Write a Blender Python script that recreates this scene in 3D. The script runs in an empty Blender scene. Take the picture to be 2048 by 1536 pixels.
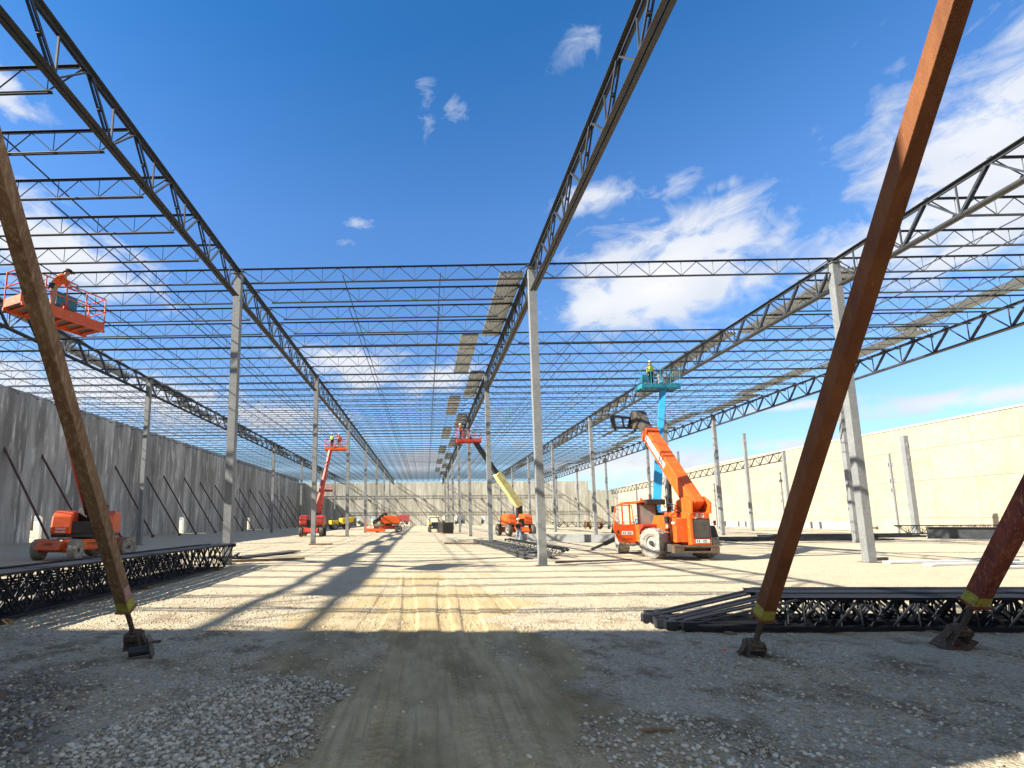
import bpy, math, random
import numpy as np
from mathutils import Vector, Matrix, Euler
R = math.radians
random.seed(7); RNG = np.random.RandomState(7)
scene = bpy.context.scene
COL = scene.collection

# ------------------------------------------------------------------ camera
cam_d = bpy.data.cameras.new('camera'); cam = bpy.data.objects.new('camera', cam_d); COL.objects.link(cam)
PIT, YAW, ROL, CX, CY, CH, FPX = .1316, -.0277, .005, 821.4, 905.6, 1.7206, 1000.0
cam_d.sensor_width = 36; cam_d.lens = FPX/2048*36
cam_d.shift_x = (1024-CX)/2048; cam_d.shift_y = (CY-768)/2048
cam_d.clip_start = .05; cam_d.clip_end = 6000
def cam_vec(u, v, w=1.0):
    c, s = math.cos(ROL), math.sin(ROL); u, v = c*u+s*v, -s*u+c*v
    c, s = math.cos(PIT), math.sin(PIT); y, z = c*w-s*v, s*w+c*v
    c, s = math.cos(YAW), math.sin(YAW); return Vector((c*u+s*y, -s*u+c*y, z))
rt, up, fw = cam_vec(1, 0, 0), cam_vec(0, 1, 0), cam_vec(0, 0, 1)
m = Matrix((rt, up, -fw)).transposed().to_4x4(); m.translation = Vector((0, 0, CH))
cam.matrix_world = m
scene.camera = cam

# ------------------------------------------------------------------ light
SUN = Vector((-1.48, -.46, 1)).normalized()          # towards the sun
sun_d = bpy.data.lights.new('sun', 'SUN'); sun_d.energy = 5.0; sun_d.angle = R(.5); sun_d.color = (1, .94, .82)
sun = bpy.data.objects.new('sun', sun_d); COL.objects.link(sun); sun.location = (0, 0, 60)
sun.rotation_euler = SUN.to_track_quat('Z', 'Y').to_euler()
ELEV = math.asin(SUN.z); AZ = math.atan2(SUN.x, SUN.y)
scene.view_settings.view_transform = 'Standard'; scene.view_settings.look = 'None'
scene.view_settings.exposure = 1.45; scene.view_settings.gamma = 1; scene.view_settings.use_curve_mapping = False

def mknodes(nt):
    nt.nodes.clear()
    def N(t, **k):
        n = nt.nodes.new(t)
        for a, b in k.items():
            if a.startswith('i_'):
                n.inputs[a[2:].replace('_', ' ')].default_value = b
            else: setattr(n, a, b)
        return n
    def L(a, b): nt.links.new(a, b)
    def MATH(op, a, b=None, c=None, clamp=False):
        n = nt.nodes.new('ShaderNodeMath'); n.operation = op; n.use_clamp = clamp
        for i, v in enumerate((a, b, c)):
            if v is None: continue
            if hasattr(v, 'is_output'): L(v, n.inputs[i])
            else: n.inputs[i].default_value = v
        return n.outputs[0]
    def MIX(f, a, b, mode='MIX'):
        n = nt.nodes.new('ShaderNodeMix'); n.data_type = 'RGBA'; n.blend_type = mode
        for i, v in ((0, f), (6, a), (7, b)):
            if hasattr(v, 'is_output'): L(v, n.inputs[i])
            elif i: n.inputs[i].default_value = tuple(v)+((1,) if len(v) == 3 else ())
            else: n.inputs[i].default_value = v
        return n.outputs[2]
    def RAMP(v, stops, interp='LINEAR'):
        n = nt.nodes.new('ShaderNodeValToRGB'); L(v, n.inputs[0]); cr = n.color_ramp; cr.interpolation = interp
        while len(cr.elements) < len(stops): cr.elements.new(.5)
        for e, (p, c) in zip(cr.elements, stops):
            e.position = p; e.color = (c, c, c, 1) if not hasattr(c, '__len__') else tuple(c)+(1,)
        return n.outputs[0]
    return N, L, MATH, MIX, RAMP

world = bpy.data.worlds.new('World'); scene.world = world; world.use_nodes = True
N, L, MA, MIX, RAMP = mknodes(world.node_tree)
out = N('ShaderNodeOutputWorld'); bg = N('ShaderNodeBackground'); bg.inputs[1].default_value = .087
L(bg.outputs[0], out.inputs[0])
sky = N('ShaderNodeTexSky', sky_type='NISHITA', sun_disc=False, sun_elevation=ELEV, sun_rotation=AZ)
sky.air_density = 1.0; sky.dust_density = .35; sky.ozone_density = 4.0; sky.altitude = 100
tc = N('ShaderNodeTexCoord'); sep = N('ShaderNodeSeparateXYZ'); L(tc.outputs['Generated'], sep.inputs[0])
zc = MA('ADD', MA('MAXIMUM', sep.outputs[2], 0.0), .09)
mpz = N('ShaderNodeMapping'); L(tc.outputs['Generated'], mpz.inputs[0]); mpz.inputs['Scale'].default_value = (1, 1, 1.7)
def noise(scale, detail, rough, dist=0.0, off=(0, 0, 0)):
    mp = N('ShaderNodeMapping'); L(mpz.outputs[0], mp.inputs[0]); mp.inputs['Location'].default_value = off
    n = N('ShaderNodeTexNoise'); L(mp.outputs[0], n.inputs['Vector'])
    n.inputs['Scale'].default_value = scale; n.inputs['Detail'].default_value = detail
    n.inputs['Roughness'].default_value = rough; n.inputs['Distortion'].default_value = dist
    return n.outputs['Fac']
n1 = noise(6.5, 3, .5, .3, (3.1, 1.7, 0)); n2 = noise(13, 14, .60, .55, (9, 2, 4))
# (direction, angular radius x, y (in horizon-wise / upward sense), weight)
CL = [((.40, .83, .405), .17, .075, .70), ((.44, .80, .43), .13, .075, .66), ((.34, .85, .43), .09, .06, .6), ((.312, .872, .385), .10, .045, .58), ((.36, .82, .45), .07, .04, .45), ((.48, .77, .42), .08, .045, .55), ((.30, .86, .44), .04, .04, .5),
      ((.70, .56, .44), .12, .10, .66), ((.655, .655, .375), .10, .055, .66), ((.60, .71, .36), .07, .035, .58), ((.76, .48, .45), .18, .12, .7), ((.70, .62, .38), .12, .08, .62),
      ((-.574, .707, .414), .13, .05, .66), ((-.51, .76, .385), .09, .035, .6), ((-.62, .66, .44), .12, .06, .6), ((-.575, .58, .575), .05, .035, .5),
      ((.006, .735, .678), .022, .05, .40), ((.05, .74, .665), .05, .02, .27), ((.232, .675, .70), .05, .025, .24), ((.30, .79, .54), .06, .03, .50), ((.395, .755, .525), .05, .022, .46), ((.46, .73, .51), .04, .015, .36),
      ((-.104, .842, .529), .06, .016, .36), ((-.13, .85, .505), .03, .012, .34), ((-.144, .94, .308), .12, .03, .58), ((.012, .962, .272), .10, .035, .58), ((-.09, .955, .27), .10, .03, .5),
      ((-.5, .84, .215), .22, .05, .64), ((-.3, .94, .2), .25, .035, .52), ((.391, .916, .086), .2, .04, .56), ((.59, .79, .175), .10, .009, .5),
      ((.74, .66, .155), .16, .018, .56), ((.6, .8, .115), .16, .014, .46), ((0, .993, .11), .10, .03, .58), ((-.7, .7, .2), .3, .09, .6)]
bk = RAMP(sep.outputs[1], [(.0, .54), (.30, 0)]); bkz = RAMP(sep.outputs[2], [(0, .9), (.9, .8)])  # unseen clouds behind and beside the camera, added for neutral fill light
acc = MA('MULTIPLY', bk, bkz)
for d, rx, ry, w in CL:
    d = Vector(d).normalized(); h = Vector((d.y, -d.x, 0)).normalized(); v = h.cross(d)
    def dot(a):
        n = N('ShaderNodeVectorMath', operation='DOT_PRODUCT'); L(tc.outputs['Generated'], n.inputs[0]); n.inputs[1].default_value = a; return n.outputs['Value']
    a = MA('MULTIPLY', dot(h), 1/rx); b = MA('MULTIPLY', dot(v), 1/ry); c = dot(d)
    r2 = MA('ADD', MA('MULTIPLY', a, a), MA('MULTIPLY', b, b))
    g = MA('MULTIPLY', MA('MULTIPLY', MA('POWER', 2.718, MA('MULTIPLY', r2, -.6)), w), MA('GREATER_THAN', c, 0))
    acc = g if acc is None else MA('MAXIMUM', acc, g)
wide = MA('MULTIPLY', MA('SUBTRACT', n1, .5), .7)
dens = MA('ADD', MA('ADD', MA('MULTIPLY', acc, 1.10), MA('MULTIPLY', wide, MA('MULTIPLY', acc, 1.6, clamp=True))), MA('MULTIPLY', MA('SUBTRACT', n2, .5), 1.25))
mask = RAMP(dens, [(.30, 0), (.44, .34), (.60, .88), (.80, 1)], 'LINEAR')
shade = RAMP(MA('ADD', MA('MULTIPLY', n2, .8), MA('MULTIPLY', MA('SUBTRACT', dens, .55), -.3)), [(.26, (4.4, 4.4, 4.4)), (.56, (2.9, 3.2, 3.75))])
hz = RAMP(MA('MULTIPLY', sep.outputs[2], 1.0), [(0, .5), (.07, .20), (.2, .02), (.3, 0)])
tint = RAMP(sep.outputs[2], [(.10, (.74, .82, .88)), (.265, (.66, .79, .90)), (.53, (.55, .84, 1.08)), (.735, (.24, .70, .99))])
skyc = MIX(1.0, sky.outputs[0], tint, 'MULTIPLY')
skyh = MIX(hz, skyc, (1.7, 2.6, 3.9))
fin = MIX(mask, skyh, shade)
low = MA('LESS_THAN', sep.outputs[2], -.002)
fin = MIX(low, fin, (1.4, 1.3, 1.1))
L(fin, bg.inputs[0])

# ------------------------------------------------------------------ materials
def material(name, base, rough=.6, metal=0.0, var=None, vscale=3.0, var2=None, v2scale=12.0, bump=0.0, bscale=40.0,
             stretch=(1, 1, 1), spec=.5, lo=.35, hi=.65, lo2=.5, hi2=.7, rnd=0.0, coord='Object'):
    mt = bpy.data.materials.new(name); mt.use_nodes = True
    N, L, MA, MIX, RAMP = mknodes(mt.node_tree)
    o = N('ShaderNodeOutputMaterial'); b = N('ShaderNodeBsdfPrincipled'); L(b.outputs[0], o.inputs[0])
    b.inputs['Roughness'].default_value = rough; b.inputs['Metallic'].default_value = metal
    b.inputs['Specular IOR Level'].default_value = spec
    tc = N('ShaderNodeTexCoord'); mp = N('ShaderNodeMapping'); L(tc.outputs[coord], mp.inputs[0]); mp.inputs['Scale'].default_value = stretch
    info = N('ShaderNodeObjectInfo'); sc = N('ShaderNodeVectorMath', operation='SCALE'); sc.inputs[0].default_value = (37, 53, 29); L(info.outputs['Random'], sc.inputs[3])
    ad = N('ShaderNodeVectorMath', operation='ADD'); L(mp.outputs[0], ad.inputs[0]); L(sc.outputs[0], ad.inputs[1])
    def ns(s, d=5, r=.6):
        n = N('ShaderNodeTexNoise'); L(ad.outputs[0], n.inputs['Vector']); n.inputs['Scale'].default_value = s; n.inputs['Detail'].default_value = d; n.inputs['Roughness'].default_value = r; return n.outputs['Fac']
    c = None
    if var: c = MIX(RAMP(ns(vscale), [(lo, 0), (hi, 1)]), base, var)
    else: c = MIX(RAMP(ns(vscale), [(.3, 0), (.7, 1)]), base, tuple(min(1, x*.82) for x in base))
    if var2: c = MIX(RAMP(ns(v2scale, 6, .7), [(lo2, 0), (hi2, 1)]), c, var2)
    if rnd:
        f = MA('ADD', MA('MULTIPLY', info.outputs['Random'], rnd), 1-rnd/2)
        hs = N('ShaderNodeHueSaturation'); L(c, hs.inputs['Color']); L(f, hs.inputs['Value']); c = hs.outputs[0]
    L(c, b.inputs['Base Color'])
    L(MA('ADD', MA('MULTIPLY', ns(vscale*3), .25), rough-.12), b.inputs['Roughness'])
    if bump:
        bp = N('ShaderNodeBump'); bp.inputs['Strength'].default_value = bump; bp.inputs['Distance'].default_value = .02; L(ns(bscale, 6), bp.inputs['Height']); L(bp.outputs[0], b.inputs['Normal'])
    return mt
M = {}
M['joist'] = material('joist_primer', (.020, .030, .045), .5, .0, (.032, .044, .06), 2)
M['girder'] = material('girder_primer', (.026, .030, .035), .5, .0, (.045, .048, .05), 2, rnd=.15)
M['column'] = material('column_primer', (.205, .21, .208), .6, 0, (.16, .165, .163), 1.2, (.26, .26, .25), 9, rnd=.1)
M['deck'] = material('deck_sheet', (.52, .56, .60), .5, .0, (.43, .47, .51), 1.5, rnd=.2)
M['concrete'] = material('precast_concrete', (.44, .42, .37), .9, 0, (.22, .205, .175), .7, (.72, .70, .63), 1.9, .35, 30, (1, 1.4, .13), lo=.38, hi=.58, lo2=.54, hi2=.66, rnd=.42)
M['concrete_far'] = material('far_concrete', (.44, .42, .35), .9, 0, (.30, .29, .23), .9, (.60, .58, .50), 2.0, .3, 20, (1, 1, .12), lo=.36, hi=.62, rnd=.22)
M['cream'] = material('cream_wall_paint', (.36, .305, .22), .85, 0, (.315, .26, .175), .3, (.385, .335, .25), 1.3, .15, 30, rnd=.05)
M['coping'] = material('white_coping', (.50, .48, .42), .6)
M['dirty_coping'] = material('concrete_edge', (.36, .36, .33), .8)
M['orange'] = material('orange_machine_paint', (.72, .105, .010), .38, 0, (.64, .088, .009), 1.5, (.55, .33, .18), 7, spec=.5, lo2=.56, hi2=.80)
M['red'] = material('red_boom_paint', (.48, .042, .022), .4, 0, (.38, .036, .02), 2, (.40, .20, .12), 6, lo2=.58, hi2=.8)
M['blue'] = material('blue_boom_paint', (.03, .30, .62), .4, 0, (.025, .24, .5), 2)
M['teal'] = material('teal_basket_paint', (.02, .20, .28), .45, 0, (.015, .14, .2), 3)
M['yellow'] = material('yellow_paint', (.80, .55, .04), .45, 0, (.7, .45, .03), 2)
M['boom_yellow'] = material('pale_yellow_boom_paint', (.82, .76, .34), .45, 0, (.65, .58, .22), 2, (.12, .10, .05), 4, lo2=.6, hi2=.68)
M['black'] = material('black_paint', (.014, .014, .015), .5, 0, (.03, .03, .03), 3)
M['stack'] = material('stacked_joist_primer', (.010, .012, .017), .6, 0, (.018, .02, .026), 3, spec=.35)
M['darkmetal'] = material('dark_worn_steel', (.05, .048, .045), .55, .2, (.10, .085, .065), 4, (.16, .12, .08), 9)
M['greysteel'] = material('grey_steel', (.3, .3, .3), .4, .5, (.2, .2, .2), 4)
M['white'] = material('white_decal', (.80, .80, .78), .5)
M['ink'] = material('black_decal', (.02, .02, .02), .6)
M['glass'] = material('cab_glass', (.14, .19, .18), .10, 0, (.20, .25, .23), 1, spec=.8)
M['radiator'] = material('radiator_mesh', (.10, .09, .075), .7, .2, (.17, .155, .13), 3, (.05, .045, .04), 30, stretch=(1, 1, .3))
M['tyre'] = material('dusty_tyre', (.22, .20, .17), .95, 0, (.36, .33, .27), 4, (.10, .095, .085), 7, .3, 40)
M['tyre_dark'] = material('dark_tyre', (.07, .065, .06), .95, 0, (.14, .125, .10), 5)
M['rim'] = material('dusty_rim', (.46, .44, .39), .6, .1, (.30, .28, .24), 5)
M['wood'] = material('timber', (.27, .17, .08), .85, 0, (.17, .10, .05), 3, stretch=(.3, 4, 4))
M['brace'] = material('brown_brace_paint', (.075, .028, .022), .6, 0, (.12, .05, .035), 3, rnd=.3)
M['skin'] = material('skin', (.42, .22, .15), .6)
M['hivis'] = material('hivis_orange_cloth', (.85, .16, .02), .85, 0, (.7, .11, .015), 8)
M['hivis_y'] = material('hivis_yellow_cloth', (.62, .68, .10), .85)
M['denim'] = material('denim', (.16, .21, .32), .9, 0, (.28, .33, .42), 9)
M['tan_cloth'] = material('tan_trousers', (.36, .28, .20), .9, 0, (.28, .21, .15), 8)
M['navy'] = material('navy_cloth', (.02, .028, .05), .9)
M['boot'] = material('boot_leather', (.10, .06, .035), .8)
M['hat_w'] = material('white_hard_hat', (.75, .74, .70), .35)
M['cone'] = material('red_cone_plastic', (.80, .07, .04), .5)
M['caution'] = material('yellow_caution_paint', (.42, .38, .03), .7, 0, (.30, .26, .04), 8, (.16, .09, .05), 14)
M['clay'] = material('clay_soil', (.17, .115, .07), .95, 0, (.11, .075, .05), 5, (.22, .15, .09), 14, .5, 30)
M['brick'] = material('red_brick', (.38, .10, .055), .9, 0, (.28, .08, .05), 9)
M['leaf'] = material('tree_leaves', (.05, .085, .02), .8, 0, (.11, .16, .04), 1.2)
M['bark'] = material('tree_bark', (.10, .075, .05), .9)
M['tag'] = material('pink_sticker', (.45, .24, .20), .7, 0, (.30, .14, .11), 20)
M['bwhite'] = material('white_cladding', (.72, .72, .70), .6)
M['bred'] = material('dark_red_cladding', (.34, .03, .04), .6)
M['bcream'] = material('cream_cladding', (.66, .60, .46), .7)

def rust_mat(name, a, b2, c2, worn, lo, hi):
    return material(name, a, .75, .05, b2, 6.0, worn, 26.0, .35, 90, (1, 1, .30), spec=.3, lo2=lo, hi2=hi)
M['rust_o'] = rust_mat('orange_rust', (.21, .078, .024), (.145, .05, .017), None, (.42, .17, .07), .60, .80)
M['rust_b'] = rust_mat('brown_worn_rust', (.25, .145, .07), (.17, .088, .042), None, (.40, .30, .17), .50, .70)
M['rust_r'] = rust_mat('red_rust', (.22, .055, .03), (.12, .03, .02), None, (.42, .17, .08), .52, .7)
M['rust_d'] = rust_mat('dark_rusty_iron', (.12, .085, .058), (.085, .052, .036), None, (.22, .17, .11), .5, .7)

# ------------------------------------------------------------------ mesh helper
class MB:
    def __init__(s): s.v = []; s.f = []; s.mi = []; s.cur = 0
    def _add(s, vs, fs, mat=None):
        b = len(s.v)
        s.v += [tuple(mat @ Vector(p)) if mat is not None else tuple(p) for p in vs]
        s.f += [tuple(b+i for i in f) for f in fs]; s.mi += [s.cur]*len(fs); return s
    def box(s, x0, x1, y0, y1, z0, z1, mat=None):
        vs = [(x0, y0, z0), (x1, y0, z0), (x1, y1, z0), (x0, y1, z0), (x0, y0, z1), (x1, y0, z1), (x1, y1, z1), (x0, y1, z1)]
        return s._add(vs, [(0, 3, 2, 1), (4, 5, 6, 7), (0, 1, 5, 4), (1, 2, 6, 5), (2, 3, 7, 6), (3, 0, 4, 7)], mat)
    def frame(s, p0, p1, up=(0, 0, 1)):
        p0, p1 = Vector(p0), Vector(p1); d = (p1-p0); l = d.length; d.normalize(); u = Vector(up)
        if abs(d.dot(u)) > .98: u = Vector((0, 1, 0)) if abs(d.y) < .9 else Vector((1, 0, 0))
        x = d.cross(u).normalized(); z = x.cross(d).normalized()
        m = Matrix((x, d, z)).transposed().to_4x4(); m.translation = p0
        return m, l
    def bar(s, p0, p1, w, h, up=(0, 0, 1), w1=None, h1=None):
        m, l = s.frame(p0, p1, up); w1 = w1 or w; h1 = h1 or h
        a, b, c, d = w/2, h/2, w1/2, h1/2
        vs = [(-a, 0, -b), (a, 0, -b), (c, l, -d), (-c, l, -d), (-a, 0, b), (a, 0, b), (c, l, d), (-c, l, d)]
        return s._add(vs, [(0, 3, 2, 1), (4, 5, 6, 7), (0, 1, 5, 4), (1, 2, 6, 5), (2, 3, 7, 6), (3, 0, 4, 7)], m)
    def tube(s, p0, p1, r, n=8, r1=None, cap=True, up=(0, 0, 1)):
        m, l = s.frame(p0, p1, up); r1 = r if r1 is None else r1
        vs = [(r*math.cos(2*math.pi*i/n), 0, r*math.sin(2*math.pi*i/n)) for i in range(n)] + [(r1*math.cos(2*math.pi*i/n), l, r1*math.sin(2*math.pi*i/n)) for i in range(n)]
        fs = [(i, n+i, n+(i+1) % n, (i+1) % n) for i in range(n)]
        if cap: fs += [tuple(range(n)), tuple(range(2*n-1, n-1, -1))]
        return s._add(vs, fs, m)
    def path(s, pts, r, n=6):
        for a, b in zip(pts[:-1], pts[1:]): s.tube(a, b, r, n)
        return s
    def prism(s, poly, axis, a, b, mat=None):
        # poly: 2D points in the plane across axis ('x': (y,z), 'y': (x,z), 'z': (x,y))
        def P(p, t): return {'x': (t, p[0], p[1]), 'y': (p[0], t, p[1]), 'z': (p[0], p[1], t)}[axis]
        n = len(poly); vs = [P(p, a) for p in poly]+[P(p, b) for p in poly]
        area = sum(poly[i][0]*poly[(i+1) % n][1]-poly[(i+1) % n][0]*poly[i][1] for i in range(n))
        fs = [(i, (i+1) % n, n+(i+1) % n, n+i) for i in range(n)]+[tuple(range(n-1, -1, -1)), tuple(range(n, 2*n))]
        if (area < 0) != (axis == 'y') != (b < a): fs = [tuple(reversed(f)) for f in fs]
        return s._add(vs, fs, mat)
    def extr(s, prof, p0, p1, up=(0, 0, 1)):       # closed profile (x across, z up) along p0-p1
        m, l = s.frame(p0, p1, up); n = len(prof)
        vs = [(x, 0, z) for x, z in prof]+[(x, l, z) for x, z in prof]
        fs = [(i, n+i, n+(i+1) % n, (i+1) % n) for i in range(n)]+[tuple(range(n)), tuple(range(2*n-1, n-1, -1))]
        return s._add(vs, fs, m)
    def lathe(s, prof, n, mat=None, axis='x'):     # prof: (axial, radius)
        vs = []; k = len(prof)
        for i in range(n):
            a = 2*math.pi*i/n
            for t, r in prof:
                vs.append((t, r*math.cos(a), r*math.sin(a)) if axis == 'x' else (r*math.cos(a), r*math.sin(a), t))
        fs = [(i*k+j, i*k+j+1, ((i+1) % n)*k+j+1, ((i+1) % n)*k+j) for i in range(n) for j in range(k-1)]
        return s._add(vs, fs, mat)
    def mesh(s, name, mats):
        me = bpy.data.meshes.new(name); me.from_pydata(s.v, [], s.f)
        for mm in (mats if isinstance(mats, (list, tuple)) else [mats]): me.materials.append(mm)
        if any(s.mi): me.polygons.foreach_set('material_index', s.mi)
        me.update(); return me
    def build(s, name, mat, parent=None, loc=(0, 0, 0), rot=(0, 0, 0), smooth=False, bevel=0):
        me = s.mesh(name, mat); o = inst(name, me, parent, loc, rot)
        if smooth:
            me.polygons.foreach_set('use_smooth', [True]*len(me.polygons))
            try: me.set_sharp_from_angle(angle=R(35))
            except Exception: pass
        if bevel:
            b = o.modifiers.new('bevel', 'BEVEL'); b.width = bevel; b.segments = 2; b.limit_method = 'ANGLE'; b.angle_limit = R(40)
        return o
def inst(name, me, parent=None, loc=(0, 0, 0), rot=(0, 0, 0)):
    o = bpy.data.objects.new(name, me); COL.objects.link(o)
    if parent is not None: o.parent = parent
    o.location = loc; o.rotation_euler = rot; return o
def thing(name, label, cat, loc=(0, 0, 0), rot=(0, 0, 0), group=None):
    o = inst(name, None, None, loc, rot); return tag(o, label, cat, group)
def tag(o, label=None, cat=None, group=None, kind=None):
    if cat and not kind: kind = 'thing'
    if label: o['label'] = label
    if cat: o['category'] = cat
    if group: o['group'] = group
    if kind: o['kind'] = kind
    return o
def copy_tree(root, loc=None, rot=None, label=None, group=None):
    c = root.copy(); COL.objects.link(c)
    if loc is not None: c.location = loc
    if rot is not None: c.rotation_euler = rot
    if label: c['label'] = label
    if group: c['group'] = group
    def rec(s, d):
        for ch in KIDS(s):
            k = ch.copy(); COL.objects.link(k); k.parent = d; rec(ch, k)
    rec(root, c); return c
def KIDS(o):
    return KID.get(o.name, [])
KID = {}
def index_kids(root):
    def rec(o):
        KID[o.name] = list(o.children)
        for c in o.children: rec(c)
    rec(root)
ORD = ['first', 'second', 'third', 'fourth', 'fifth', 'sixth', 'seventh', 'eighth', 'ninth', 'tenth', 'eleventh', 'twelfth', 'thirteenth',
       'fourteenth', 'fifteenth', 'sixteenth', 'seventeenth', 'eighteenth', 'nineteenth', 'twentieth']

# ------------------------------------------------------------------ ground
def vnoise(x, y, seed=0):
    xi = np.floor(x).astype(np.int64); yi = np.floor(y).astype(np.int64); fx = x-xi; fy = y-yi
    fx = fx*fx*(3-2*fx); fy = fy*fy*(3-2*fy)
    def h(a, b):
        n = (a*374761393+b*668265263+seed*974711) & 0xffffffff; n = ((n ^ (n >> 13))*1274126177) & 0xffffffff
        return ((n ^ (n >> 16)) & 0xffff)/65535.0
    return (h(xi, yi)*(1-fx)+h(xi+1, yi)*fx)*(1-fy)+(h(xi, yi+1)*(1-fx)+h(xi+1, yi+1)*fx)*fy
def fbm(x, y, o=4, seed=0):
    s = 0; a = .5
    for i in range(o): s = s+a*vnoise(x*2**i, y*2**i, seed+i); a *= .5
    return s
def sstep(x, a, b): t = np.clip((x-a)/(b-a), 0, 1); return t*t*(3-2*t)
def zone_dirt(x, y):      # brown compacted drive, 0..1
    w = 2.25+1.5*(fbm(x*.5+7, y*.55, 4, 5)-.45)*2; c = -.1+.12*(y-8)*0
    d = 1-sstep(np.abs(x-c+.25*(fbm(x*1.2, y*.9, 3, 9)-.5)*4), w-.8, w+.1)
    d = d*(.45+.75*sstep(fbm(x*.9+3, y*.45, 4, 21), .36, .56))
    return np.clip(d, 0, 1)*(1-sstep(y, 9, 26))
def zone_soil(x, y):      # brown rubble soil at lower left
    return sstep(-x-.55*(y-3.2)+1.2*(fbm(x*1.7, y*1.7, 4, 33)-.5), 1.9, 2.7)*(1-sstep(y, 4.9, 6.2))
def zone_coarse(x, y):    # coarse pale crushed stone
    n = fbm(x*1.5, y*1.5, 3, 44)-.47
    a = (1-sstep(((x+1.75-.22*(y-4.4))/.85)**2+((y-4.3)/1.3)**2+n*1.6, .8, 1.25))
    b = (1-sstep(((x-2.0)/.8)**2+((y-4.1)/.7)**2+n*1.6, .8, 1.3))
    return np.clip(a+b*.45, 0, 1)
def gheight(x, y):
    x = np.asarray(x, float); y = np.asarray(y, float)
    far = 1/(1+(y/60)**2)
    h = .16*(fbm(x*.16+5, y*.22+3, 3, 1)-.45)*sstep(y, 4, 14)*far
    h = h+.035*(fbm(x*.9, y*1.1, 3, 2)-.45)*(1-sstep(y, 30, 60))
    h = h-.10*np.exp(-((x-.5)/6)**2-((y-17)/6)**2)
    d = zone_dirt(x, y)
    near = 1-sstep(y, 14, 20)
    tr = 0
    for c, wd in ((-.95, .19), (.85, .19), (-.38, .15), (1.5, .16), (.42, .12)):
        cc = c+.10*np.sin(y*.35+c*3)+.06*(y-8)*(.3 if c > 0 else -.25)*.4
        u = (x-cc)/wd; inb = 1-sstep(np.abs(u), .85, 1.1)
        tr = tr-inb*(.018+.020*(np.sin(y*52+np.abs(u)*5) > .1))*(.4+.6*vnoise(y*.7, x*0+c, 3))
    h = h+tr*near*np.clip(d*1.4, .15, 1)
    rough = (.030*(fbm(x*3.1, y*3.1, 5, 12)-.45)+.012*(vnoise(x*22, y*22, 8)-.5))*(1-.8*d)
    h = h+rough*(1-sstep(y, 16, 30))
    h = h+.10*zone_soil(x, y)*fbm(x*2.2, y*2.2, 4, 50)+.015*zone_coarse(x, y)
    return h
def gz(x, y): return float(gheight(np.array([x]), np.array([y]))[0])

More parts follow.
